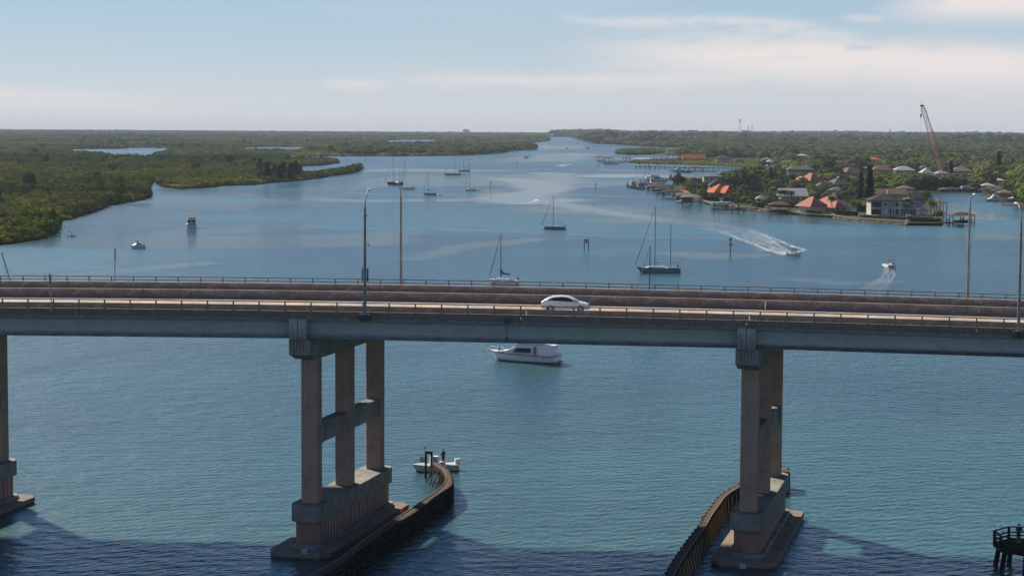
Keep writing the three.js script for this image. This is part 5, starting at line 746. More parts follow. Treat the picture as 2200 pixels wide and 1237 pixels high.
house('the right tan roofed house', 'bluish house with a tan hip roof and lower tan eave, right of two tan roofs', { p: [1874, 1922, 377.5], d: 13, wall: 4.6, rh: 4.0, roof: R_.tan, walls: Wl.grey, wins: 5, over: 1, extra: (o, w) => { const r = new MB(); roofGeo(r, w * .8, 4, 1, 2.0, .3, 'shed', .5, -2, 1.5); r.build('lower_roof', R_.tan, o); } });
house('the pale roofed house', 'white house with a pale grey roof and a low white side roof', { p: [1922, 1968, 377], d: 12, wall: 4.4, rh: 3.4, roof: R_.white, walls: Wl.grey, wins: 5, over: .9, chimney: .0, extra: (o, w) => { const r = new MB(); roofGeo(r, 8, 8, 2.8, 1.6, .6, 'hip', .5, -w / 2 - 2, 1); r.build('side_roof', R_.white, o); } });
house('the orange edged house', 'tall pale house with an orange tile roof far back in the trees', { p: [1867, 1896, 355], d: 12, wall: 6.2, rh: 1.8, roof: R_.coral, walls: Wl.pink, storeys: 2, wins: 4, over: .8, extra: (o, w) => { const r = new MB(); roofGeo(r, w * .7, 4, 1.2, 1.8, .3, 'shed', .5, 1, 1.6); r.build('lower_roof', R_.coral, o); } });
house('the distant white house', 'white flat topped house standing clear above the trees, left of the big oak', { p: [1713, 1739, 346], d: 12, wall: 6.4, rh: 2.2, roof: R_.white, walls: Wl.white, storeys: 2, wins: 4, over: 1 });
house('the beige roofed house', 'house with a broad beige roof behind the crane barge', { p: [2045, 2093, 377.5], d: 13, wall: 3.8, rh: 3.8, roof: R_.beige, walls: Wl.grey, wins: 4, over: 1 });
house('the left white roof', 'low building with a white hip roof left of the crane boom', { p: [1980, 2008, 378.5], d: 12, wall: 2.6, rh: 4.0, roof: R_.white, walls: Wl.white, wins: 3, over: 1 });
house('the right white roof', 'low building with a white roof partly behind the crane boom', { p: [2012, 2040, 379.5], d: 10, wall: 2.6, rh: 2.6, roof: R_.white, walls: Wl.white, wins: 3, over: .8 });
house('the dim grey roof', 'grey roofed house tucked into trees behind the white roofs', { p: [1974, 2004, 371], d: 12, wall: 3, rh: 4, roof: R_.grey, walls: Wl.grey, wins: 3, over: .8 });
house('the long coral roof', 'long low house with a wide coral orange roof across the cove', { p: [1467, 1517, 345], d: 14, wall: 2.4, rh: 5.2, roof: R_.coral, walls: Wl.taupe, wins: 6, over: 1, yaw: 0, type: 'gable' });
house('the taupe cove house', 'two storey taupe house with a white porch facing the cove', { p: [1539, 1571, 351], d: 12, wall: 5.4, rh: 3.6, roof: R_.taupe, walls: Wl.grey, storeys: 2, wins: 4, over: 1, extra: (o, w) => { const p = new MB(); for (const x of [-7, -4.5, -2.5]) p.box(.7, 5, .7, x - 1, 2.5, 2.2); p.build('porch_post', Wl.cream, o); } });
house('the small taupe house', 'low taupe roofed house right of the two storey cove house', { p: [1578, 1601, 350.5], d: 11, wall: 3, rh: 3, roof: R_.taupe, walls: Wl.grey, wins: 3, over: .9 });
house('the low beige house', 'low house with a pale roof and white garden wall beyond the cove', { p: [1637, 1661, 348.5], d: 11, wall: 3, rh: 2.4, roof: R_.beige, walls: Wl.grey, wins: 3, over: 1, extra: (o, w) => { new MB().box(20, 1.6, .4, -w / 2 - 11, .8, 0).build('garden_wall', Wl.cream, o); } });
house('the dark low roof', 'low house with a dark grey roof right of the pale roofed one', { p: [1655, 1680, 352], d: 11, wall: 2.6, rh: 2.8, roof: R_.slate, walls: Wl.grey, wins: 3, over: .8 });
house('the small orange roof', 'small orange roof peeping out above the taupe cove house', { p: [1547, 1564, 334], d: 10, wall: 3.2, rh: 3.2, roof: R_.orange, walls: Wl.cream, wins: 2, over: .8 });
house('the pale blue block', 'long pale bluish building deep in the woods beyond the islet', { p: [1527, 1562, 321], d: 12, wall: 6.5, rh: 3, roof: R_.grey, walls: mat(.40, .48, .56, .8), storeys: 2, wins: 6, over: .8 });
house('the little white dome roof', 'small white rounded roof beyond the grassy islet', { p: [1488, 1500, 325], d: 9, wall: 2, rh: 3, roof: R_.white, walls: Wl.white, wins: 2, over: .6 });
house('the far white roof', 'small flat white roof right of the islet', { p: [1461, 1473, 321], d: 9, wall: 2.4, rh: 1.6, roof: R_.white, walls: Wl.white, wins: 2, over: .6 });
house('the far tan roof', 'low tan and white house at the water behind the islet', { p: [1432, 1451, 326], d: 9, wall: 3, rh: 2.6, roof: R_.beige, walls: Wl.pink, wins: 3, over: .8 });
house('the far yellow house', 'yellow house with a white roof on the distant right bank', { p: [1303, 1319, 303.5], d: 14, wall: 7, rh: 4, roof: R_.white, walls: Wl.cream, storeys: 2, wins: 4, over: 1 });
house('the far cream house', 'cream house with white gables on the distant right bank', { p: [1328, 1339, 303.5], d: 12, wall: 7, rh: 4, roof: R_.white, walls: Wl.cream, storeys: 2, wins: 3, over: 1 });
house('the far white roofed house', 'house with a broad white roof, right of three on the distant bank', { p: [1355, 1368, 306.5], d: 14, wall: 5, rh: 4, roof: R_.white, walls: Wl.pink, wins: 3, over: 1 });
house('the far mid house', 'small pale house above the trees behind the islet', { p: [1459, 1469, 309], d: 10, wall: 5, rh: 3.4, roof: R_.white, walls: Wl.grey, wins: 2, over: .8 });
house('the upriver house', 'pale house at the head of the channel on the left', { p: [1183, 1192, 294.3], d: 16, wall: 8, rh: 5, roof: R_.white, walls: Wl.white, storeys: 2, wins: 3, over: 1 });
house('the long tan roof behind', 'long low house with a tan roof directly behind the white house', { p: [1876, 1951, 428], d: 10, wall: 2.8, rh: 2.8, roof: R_.tan, walls: Wl.cream, wins: 6, over: .8, type: 'gable', keep: false });
house('the harbour edge roof', 'low dark grey roof at the left edge of the harbour', { p: [1930, 1967, 411.5], d: 9, wall: 1.8, rh: 2.0, roof: R_.grey, walls: Wl.cream, wins: 4, over: .9 });
house('the white annex', 'small white house with a pale round roof edge between the palm clump and the pines', { p: [1784, 1818, 422], d: 9, wall: 3.4, rh: 2.2, roof: R_.grey, walls: Wl.white, wins: 3, over: .6, keep: false });
house('the blue grey flat roof', 'low blue grey roof between the two tan roofed houses', { p: [1850, 1877, 371], d: 10, wall: 4, rh: 1.4, roof: R_.grey, walls: mat(.2, .3, .36, .8), wins: 3, over: .8 });
house('the teal gable', 'small house with a pale bluish gable roof among trees left of the tan roofs', { p: [1795, 1813, 358], d: 9, wall: 3.6, rh: 3, roof: R_.grey, walls: Wl.grey, wins: 2, over: .6, type: 'gable' });
house('the pale roadside roof', 'pale low roof beside the road on the far right bank', { p: [2137, 2164, 396], d: 9, wall: 2.6, rh: 1.6, roof: R_.white, walls: Wl.cream, wins: 3, over: .8 });
house('the far left roof', 'small white roofed house at the left of the blue house, half in trees', { p: [1648, 1664, 356], d: 10, wall: 4, rh: 2, roof: R_.white, walls: Wl.white, wins: 2, over: .8 });
house('the mid wood roof', 'single pale roof showing in the woods above the orange edged house', { p: [1930, 1944, 333], d: 10, wall: 5, rh: 3, roof: R_.beige, walls: Wl.cream, wins: 2, over: .8 });
house('the upper right roof', 'small pale roof in the woods right of the crane boom', { p: [2105, 2121, 338], d: 10, wall: 5, rh: 3, roof: R_.beige, walls: Wl.cream, wins: 2, over: .8 });
// boathouses in a row along the distant right bank
for (const [a, b, y, k, label] of [[1236, 1246, 297.4, 'redbrown', 'tiny boathouse with a reddish roof, first along the distant right bank'], [1244, 1252, 299.3, 'white', 'tiny white roofed boathouse, second along the distant right bank'], [1256, 1265, 302.2, 'beige', 'small beige boathouse, third along the distant right bank'], [1267, 1277, 305, 'taupe', 'small taupe boathouse, fourth along the distant right bank'], [1276, 1284, 306.8, 'white', 'small pale green roofed boathouse, fifth along the distant right bank'], [1290, 1298, 308.9, 'grey', 'small grey boathouse, sixth along the distant right bank'], [1316, 1325, 310, 'beige', 'small pink beige boathouse, last along the distant right bank']])
  house('a far boathouse', label, { p: [a, b, y], d: 8, wall: 3.4, rh: 2.2, roof: R_[k], walls: Wl.taupe, wins: 2, over: .8, gy: .2, keep: false, name: 'boathouse', category: 'boathouse', group: 'boathouses on the distant bank' });

// ------------------------------------------------------------------ boathouses and docks of the near right bank: open roofs on piles
function boathouse(label, { p, d = 7, roofY = 3.2, rh = 1.5, roof = R_.taupe, type = 'hip', deck = 1.1, yaw = 0, boat, walls }) {
  const c = W((p[0] + p[1]) / 2, p[2], 0), Z = -c.z, w = (p[1] - p[0]) * Z / F - .8, o = thing('boathouse', label, 'boathouse', c, yaw, 'boathouses on the near right bank');
  const rm = new MB(); roofGeo(rm, w, d, rh, roofY, .45, type, .5, 0, -d / 2); rm.build('roof', roof, o);
  const n = Math.max(2, Math.round(w / 4)); for (let k = 0; k <= n; k++) for (const z of [0, -d]) new MB().tube(V(-w / 2 + k * w / n, -1, z), V(-w / 2 + k * w / n, roofY, z), .17, .16, 8).build('pile', M.timberDark, o);
  const np = Math.min(40, Math.round(w / .5)); const dk = new MB(); for (let k = 0; k < np; k++) dk.box(w / np * .9, .1, 1.3, -w / 2 + (k + .5) * w / np, deck, .2); dk.box(w, .22, .15, 0, deck - .2, .6).box(w, .1, 1.2, 0, deck, -d + .6).build('deck', M.timber, o);
  const br = new MB(); for (let k = 0; k < n; k++) br.bar(V(-w / 2 + k * w / n, deck + .9, 0), V(-w / 2 + (k + 1) * w / n, deck + .9, 0), .08, .1); br.build('rail', M.timber, o);
  if (walls) new MB().box(w * .5, roofY - deck, .2, -w * .22, (roofY + deck) / 2, -d + .3).build('back_wall', walls, o);
  if (boat) { const b = motorboat(boat, { pos: V(c.x, .9, c.z - d * .5), yaw: yaw + .05, L: Math.min(w * .85, 8), B: 2.3, D: .8, type: 'console', hullM: /dark/.test(boat) ? M.hullDark : M.white, group: 'boats on lifts' }); b.children.filter((q) => /canopy/.test(q.name)).forEach((q) => b.remove(q)); }
  CLEAR.push([p[0], p[2] - (roofY + rh) * F / Z, p[1], p[2]]); LAND.push({ short: 'the boathouse', x: (p[0] + p[1]) / 2, y: p[2], Z, w: p[1] - p[0] }); return o;
}
boathouse('long low brown roofed boathouse, first in the row right of the marina', { p: [1392, 1446, 414], d: 9, roofY: 3.6, rh: 1.6, roof: R_.taupe, boat: 'white boat hoisted under the first brown boathouse roof' });
boathouse('dark brown hip roofed boathouse, second in the row', { p: [1412, 1443, 420], d: 8, roofY: 3.6, rh: 1.6, roof: R_.brown });
boathouse('wide brown hip roofed boathouse, third in the row', { p: [1425, 1469, 425.5], d: 9, roofY: 3.5, rh: 1.7, roof: R_.brown, boat: 'small white skiff under the wide brown boathouse roof' });
boathouse('boathouse with a bright orange metal roof in the dock row', { p: [1445, 1480, 425], d: 5, roofY: 3.0, rh: .9, roof: R_.coral, type: 'shed' });
boathouse('boathouse with a pale gabled roof below the orange roofed one', { p: [1455, 1484, 433.5], d: 7, roofY: 3.2, rh: 1.7, roof: R_.beige, type: 'gable', walls: Wl.brick });
boathouse('tan hip roofed pavilion over a deck on piles, last of the dock row', { p: [1466, 1510, 440], d: 8, roofY: 3.9, rh: 1.5, roof: R_.beige, walls: Wl.brick, deck: 1.3 });
boathouse('red brown hip roofed boathouse standing off the seawall', { p: [1653, 1700, 459.5], d: 7, roofY: 4.2, rh: 1.5, roof: R_.redbrown, boat: 'dark boat sheltered under the red brown boathouse roof' });
boathouse('detached boathouse with a beige roof in open water off the point', { p: [2046, 2097, 483], d: 6, roofY: 3.9, rh: 1.3, roof: R_.taupe, boat: 'dark boat hanging under the detached boathouse' });
boathouse('tan roofed boathouse right of the white house with a low flat annex', { p: [2006, 2037, 462], d: 8, roofY: 5.6, rh: 1.5, roof: R_.tan, boat: 'white boat under the tan boathouse right of the white house' });
boathouse('small brown roofed boathouse behind the white house', { p: [1991, 2008, 433], d: 6, roofY: 3.0, rh: 1.2, roof: R_.taupe });
for (const [a, b, y, k, l] of [[2111, 2141, 410, 'white', 'pale'], [2124, 2160, 416, 'grey', 'grey'], [2135, 2172, 422, 'taupe', 'brownish'], [2148, 2182, 427, 'grey', 'wide grey']]) boathouse(`${l} roofed boat shed on the right bank of the harbour, ${{ 410: 'furthest', 416: 'second furthest', 422: 'second nearest', 427: 'nearest' }[y]} of four`, { p: [a, b, y], d: 9, roofY: 3.4, rh: 1.6, roof: R_[k] });
house('the harbour pavilion', 'pale pink roofed pavilion on the harbour bank behind the crane barge', { p: [2073, 2093, 397], d: 9, wall: 2.6, rh: 2.4, roof: R_.beige, walls: Wl.white, wins: 2, over: .8 });
// docks
function dock(label, pts, h, wd, opts = {}) {
  const o = thing('dock', label, 'dock', V(0, 0, 0)), P = new THREE.CatmullRomCurve3(pts.map(([x, y]) => W(x, y, h)), false, 'catmullrom', .1), L = P.getLength(), n = Math.max(4, Math.round(L / (opts.bay || 4))), q = P.getSpacedPoints(n);
  const b = new MB(); for (let k = 0; k < n; k++) b.bar(q[k], q[k + 1], wd, .22).bar(q[k].clone().add(V(0, -.25, wd * .42)), q[k + 1].clone().add(V(0, -.25, wd * .42)), .2, .3); b.build('walkway', opts.m || M.timber, o); const f = new MB();
  for (let k = 0; k <= n; k++) { const d = q[Math.min(n, k + 1)].clone().sub(q[Math.max(0, k - 1)]).normalize(), s = V(-d.z, 0, d.x).multiplyScalar(wd / 2); for (const e of [1, -1]) f.tube(q[k].clone().addScaledVector(s, e).setY(-1), q[k].clone().addScaledVector(s, e).add(V(0, opts.post ?? .9, 0)), opts.r || .14, opts.r || .14, 6); }
  f.build('piles', M.timberDark, o); if (opts.roof) for (const [x, y, w, rm, ty] of opts.roof) { const c = W(x, y, 0), r = new MB(); roofGeo(r, w, 6, 1.2, 4.2, .4, ty || 'hip', .5, c.x, c.z); r.build('shelter_roof', rm, o); const ps = new MB(); for (const a of [-w / 2, 0, w / 2]) for (const z of [-2.6, 2.6]) ps.tube(V(c.x + a, -1, c.z + z), V(c.x + a, 4.2, c.z + z), .18, .18, 6); ps.build('shelter_post', M.timberDark, o); } return o;
}
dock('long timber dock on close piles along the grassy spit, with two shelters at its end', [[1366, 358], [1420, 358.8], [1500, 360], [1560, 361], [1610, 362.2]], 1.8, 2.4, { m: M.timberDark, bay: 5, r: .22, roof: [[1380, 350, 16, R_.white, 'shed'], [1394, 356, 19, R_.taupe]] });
dock('dark timber dock with tall frames reaching far into the channel', [[1284, 347], [1320, 348.5], [1360, 347], [1400, 345.4], [1440, 344.6], [1462, 344]], 1.6, 2.4, { m: M.timberDark, bay: 7, r: .24, post: 2.2, roof: [[1289, 346, 8, R_.dkbrown, 'shed'], [1308, 347.5, 10, R_.dkbrown, 'shed'], [1346, 347.5, 8, R_.dkbrown, 'shed']] });
dock('low dark boat dock across the channel end of the long dock', [[1299, 352], [1325, 352]], 1.0, 5, { m: M.timberDark, bay: 5, r: .3, post: 2 });
dock('house dock with pinkish roofs beside the long coral roof', [[1411, 341], [1435, 341], [1462, 341.5]], 1.4, 3, { bay: 6, roof: [[1420, 341.5, 18, R_.tan], [1446, 341, 16, R_.slate]] });
dock('cove dock with a red roofed shelter and moored boats', [[1444, 365.5], [1480, 366], [1505, 367], [1540, 368.5]], 1.3, 2.2, { bay: 5, roof: [[1494, 370, 13, R_.redbrown]] });
dock('boat dock with a lift in front of the coral roofed house', [[1532, 448], [1560, 449.5], [1600, 450.5]], 1.3, 1.8, { bay: 3, post: .5 });
dock('floating grey dock before the blue hulled boat at the right edge', [[2157, 438.5], [2185, 439.5], [2260, 441]], .6, 2.6, { bay: 4, m: M.offwhite, post: 1.6 });
dock('short walkway to the detached boathouse', [[2025, 477.5], [2052, 478.5], [2066, 483]], 1.1, 1.6, { bay: 4, post: .4 });
dock('marina dock beside the moored cruisers', [[1350, 398], [1384, 404], [1440, 400], [1460, 396]], 1.3, 2.4, { bay: 4 });
dock('harbour bulkhead walkway in front of the crane barge', [[1930, 398], [2000, 399.5], [2035, 401]], 1.4, 3, { bay: 6 });
// boats at the docks
motorboat('white cruiser with a high cabin, leftmost boat of the marina', { pos: wl(1359, 401), yaw: 1.9, L: 9, B: 3.4, D: 1.2, type: 'trawler' });
motorboat('white cruiser with a stepped cabin, second boat of the marina', { pos: wl(1371, 398), yaw: 2.2, L: 10, B: 3.6, D: 1.3, type: 'yacht', stripe: M.hullGrey });
motorboat('white sport boat stern out, third boat of the marina', { pos: wl(1375, 404), yaw: 1.6, L: 9, B: 3.6, D: 1.2, type: 'trawler' });
motorboat('large sleek yacht with a dark red stripe lying along the marina dock', { pos: wl(1413, 390), yaw: .06, L: 19, B: 5, D: 2.2, type: 'yacht', stripe: M.maroon, name: 'motor_yacht', category: 'motor yacht' });
motorboat('white runabout between the marina dock and the yacht', { pos: wl(1392, 398), yaw: .4, L: 8, B: 2.8, D: 1.1, type: 'cruiser', stripe: M.red });
motorboat('white boat with a red cockpit beside the marina bank', { pos: wl(1418, 398), yaw: 2.6, L: 8, B: 2.6, D: 1.1, type: 'cruiser', stripe: M.red });
motorboat('small dark red boat on a lift behind the marina palm', { pos: wl(1441.5, 386), yaw: 1.2, L: 7, B: 2.6, D: 1.4, type: 'trawler', hullM: M.maroon });
sailboat('sailing boat behind the marina with one tall bare mast and a slanting furled sail', { pos: wl(1396, 388), yaw: Math.PI + .2, L: 10, D: 1.2, masts: [{ u: .55, h: 11, fat: .1 }], hullM: M.offwhite, group: 'boats at the marina' });
motorboat('grey blue boat with a light cabin moored at the cove dock', { pos: wl(1457, 369), yaw: Math.PI, L: 11, B: 3.4, D: 1.3, type: 'trawler', hullM: M.hullGrey });
motorboat('low red brown boat moored at the cove dock', { pos: wl(1477, 371), yaw: 0, L: 10, B: 3.2, D: 1.1, type: 'cruiser', hullM: M.maroon, stripe: M.red });
motorboat('white boat with a windscreen hoisted on the lift before the coral roofed house', { pos: wl(1551, 446).setY(1.6), yaw: .05, L: 9.5, B: 2.8, D: 1.1, type: 'console' });
motorboat('light work boat with a pale wheelhouse near the harbour sheds', { pos: wl(2138, 432), yaw: Math.PI, L: 11, B: 3.6, D: .9, type: 'trawler', hullM: M.cream, stripe: M.orange });
motorboat('long blue and white boat at the right edge on the grey dock', { pos: wl(2184, 434.5).setY(.5), yaw: Math.PI, L: 14, B: 3.6, D: 1.4, type: 'cruiser', hullM: mat(.32, .43, .52, .3) });
for (const [x, y, yaw, L, type, l] of [[1385, 394, 2.0, 8, 'cruiser', 'white sport boat wedged behind the front row of the marina'], [1401, 395, 1.7, 8.5, 'trawler', 'white cabin boat in the middle of the marina, stern towards the water'], [1406, 402, .3, 7, 'console', 'white open boat with a canopy at the marina dock end'], [1428, 401, 2.7, 7.5, 'cruiser', 'white boat close to the marina bank, right of the others'], [1366, 405, 1.5, 6, 'console', 'small open boat at the front of the marina'], [1441, 427, 2.9, 7, 'console', 'small white boat floating before the brown boathouses'], [1464, 436, 2.8, 7, 'console', 'small white boat below the gabled boathouse']]) motorboat(l, { pos: wl(x, y), yaw, L, B: L * .37, D: L * .14, type, stripe: M.navy, group: 'boats at the marina' });
// mooring piles off the marina and docks
for (const [x, y, h, l] of [[1349, 403.5, 4.2, 'at the far left end of the marina'], [1384, 404.5, 4.2, 'at the right end of the marina front, taller of two'], [1380.5, 405, 3.2, 'at the right end of the marina front, shorter of two'], [1362, 404, 3, 'in the middle of the marina front'], [2035, 484, 3, 'beside the detached boathouse, left of two'], [2040, 486, 3, 'beside the detached boathouse, right of two'], [1534, 451, 3.4, 'at the left end of the boat lift dock'], [1575, 451.5, 3, 'at the right end of the boat lift dock'], [1587, 452, 3.2, 'just right of the boat lift dock'], [1626, 452.8, 2.6, 'alone before the seawall left of the red brown boathouse']]) { const o = thing('mooring_pile', `dark timber mooring pile ${l}`, 'mooring pile', wl(x, y), 0, 'mooring piles by the right bank'); new MB().tube(V(0, -1, 0), V(0, h, 0), .3, .26, 8).build('pile', M.timberDark, o); }
// seawall, piece by piece
{
  const line = [[1509, 434], [1533, 443], [1587, 449.5], [1625, 452.5], [1656, 456.3], [1704, 460], [1733, 464.5], [1790, 468.5], [1846, 476], [1947, 483.5]].map(([x, y]) => W(x, y, 0)), o = thing('seawall', 'long pale concrete seawall with brown rock at its foot along the right bank', 'seawall', V(0, 0, 0));
  const C = new THREE.CatmullRomCurve3(line, false, 'catmullrom', .05), n = 46, q = C.getSpacedPoints(n), inn = (k) => { const d = q[Math.min(n, k + 1)].clone().sub(q[Math.max(0, k - 1)]).normalize(); return V(d.z, 0, -d.x); };
  for (let k = 0; k < n; k++) { const a = q[k].clone().lerp(q[k + 1], .01), b = q[k].clone().lerp(q[k + 1], .99), s = inn(k); new MB().bar(a.clone().addScaledVector(s, .5).setY(.55), b.clone().addScaledVector(s, .5).setY(.55), .35, 1.2).build('wall_panel', M.wetfoot, o); new MB().bar(a.clone().addScaledVector(s, .6).setY(1.22), b.clone().addScaledVector(s, .6).setY(1.22), 1.1, .2).build('coping', M.footing, o); }
  const p1 = W(1702, 459.5), p2 = W(1792, 468.7); for (let k = 0; k <= 14; k++) { const p = p1.clone().lerp(p2, k / 14); new MB().box(.55, 1.5, .8, p.x, .5, p.z + .1).build('buttress', M.timberDark, o); }
  const r = rng(5), rock = mat(.30, .22, .13, .95), rm = []; const ig = new THREE.IcosahedronGeometry(1, 0); for (let k = 0; k < 900; k++) { const u = Math.pow(r(), .7), p = C.getPointAt(lerp(.30, .999, u)); if (p.distanceTo(p1) < 0) continue; const px = toPx(p.x, 0, p.z)[0]; if (px > 1700 && px < 1792) continue; const s = lerp(.25, .6, r()); rm.push(ig.clone().applyMatrix4(new THREE.Matrix4().compose(V(p.x + (r() - .5) * 1.2, lerp(-.1, .35, r()), p.z + .5 + r() * 1.1), new THREE.Quaternion().setFromEuler(new THREE.Euler(r() * 6, r() * 6, 0)), V(s * 1.4, s, s)))); }
  const rk = new MB(); rm.forEach((g) => rk.add(g)); kind(rk.build('rocks', rock, o), 'stuff');
  const e = thing('timber_bulkhead', 'dark timber bulkhead with pale coping in front of the white house', 'bulkhead', V(0, 0, 0)); const a = W(1948, 484), b = W(2025, 484.8), m = 12; for (let k = 0; k < m; k++) { const u = a.clone().lerp(b, (k + .02) / m), v = a.clone().lerp(b, (k + .98) / m); for (const h of [.2, .8]) new MB().bar(u.clone().setY(h), v.clone().setY(h), .25, .5).build('plank', M.timberDark, e); new MB().bar(u.clone().add(V(0, 1.15, -.5)), v.clone().add(V(0, 1.15, -.5)), 1.2, .14).build('coping', M.timberLight, e); new MB().tube(u.clone().setY(-1), u.clone().setY(1.5), .16, .16, 7).build('pile', M.timberDark, e); }
  const st = thing('white_post', 'white post at the corner between the seawall and the timber bulkhead', 'post', W(1950, 481, 1)); new MB().box(.9, 1.6, .9, 0, .8, 0).box(1.1, .2, 1.1, 0, 1.7, 0).build('post', M.offwhite, st); new MB().tube(V(0, 1.8, 0), V(0, 3.2, 0), .1).ball(.3, 0, 3.4, 0).build('lamp', M.offwhite, st);
}
// garden pieces
{
  const gz = thing('garden_pavilion', 'white pavilion roof on slim posts in the garden left of the white roofed house', 'pavilion', W(1635, 439, 1)); const r = new MB(); roofGeo(r, 5, 4.6, 1.8, 2.9, .3, 'hip', .5, 0, 0); r.build('roof', R_.white, gz); const p = new MB(); for (const x of [-2.2, 2.2]) for (const z of [-2, 2]) p.box(.2, 2.9, .2, x, 1.45, z); p.build('posts', M.white, gz);
  const hedge = (label, a, b, h, m) => { const A = W(...a, 1), B = W(...b, 1), L = A.distanceTo(B), o = thing('hedge', label, 'hedge', A.clone().lerp(B, .5), -Math.atan2(B.z - A.z, B.x - A.x)); const rr = rng(L * 10), q = []; for (let k = 0; k < L * 26; k++) leafQuad(q, V((rr() - .5) * L, rr() * h, (rr() - .5) * 1.5), V(rr() - .5, rr(), rr() - .2).normalize(), .3, rr); const g = new THREE.BufferGeometry(); g.setAttribute('position', new THREE.Float32BufferAttribute(q, 3)); new MB().add(g).box(L, h * .9, 1.1, 0, h * .45, 0).build('foliage', m, o); };
  const hm = leafMat(.045, .075, .02), hd = leafMat(.022, .036, .014);
  hedge('clipped hedge along the terrace edge of the white house', [1852, 466], [1946, 471.5], 1.0, hm); hedge('tall dark hedge between the pink roofed house and the white house', [1842, 455], [1868, 455], 3.2, hd); hedge('dark hedge behind the lawn before the coral roofed house', [1513, 431], [1580, 434], 2.4, hd); hedge('dark hedge below the row of palms and the white roofed house', [1662, 444], [1730, 447], 2.6, hd); hedge('bushy hedge on the timber bulkhead right of the white post', [1956, 476], [2022, 477], 1.5, hm); hedge('low hedge in front of the white house terrace at right', [1950, 470.5], [2006, 473], 1.1, hd); hedge('green shrubs before the left wing of the pink roofed house', [1733, 459], [1764, 461], 1.7, hm); hedge('dark shrubs along the right front of the pink roofed house', [1796, 460.5], [1842, 463.5], 1.9, hd); hedge('low hedge by the garden pavilion', [1628, 446], [1642, 446], 1.8, hd);
  for (const [x, y, l] of [[1950, 463.5, 'left'], [1957, 464, 'right']]) { const o = thing('sun_chair', `white reclining sun chair on the white house terrace, ${l} of two`, 'sun chair', W(x, y + 1.5, 1.25)); new MB().box(.7, .1, 1.6, 0, .4, 0).box(.7, .9, .1, 0, .8, -.8, 0, -.4).box(.06, .4, .06, .3, .2, .6).box(.06, .4, .06, -.3, .2, .6).build('frame', M.white, o); }
  const fl = thing('flagpole', 'white flagpole among the palms behind the dock row, small flag on top', 'flagpole', W(1498, 426, 1)); new MB().tube(V(0, 0, 0), V(0, 9.5, 0), .09, .06).build('pole', M.white, fl); new MB().box(1.3, .45, .03, .7, 9.2, 0).build('flag', M.navy, fl); new MB().box(1.3, .4, .03, .7, 8.77, 0).build('flag_stripe', M.maroon, fl);
  const f2 = thing('mast_pole', 'thin pole with a red furled flag beside the tan boathouse', 'pole', W(2018.5, 466, 1)); new MB().tube(V(0, 0, 0), V(0, 9.5, 0), .08, .05).build('pole', M.steel, f2); new MB().box(.3, 2.2, .2, .1, 7.0, 0).build('flag', M.red, f2);
}
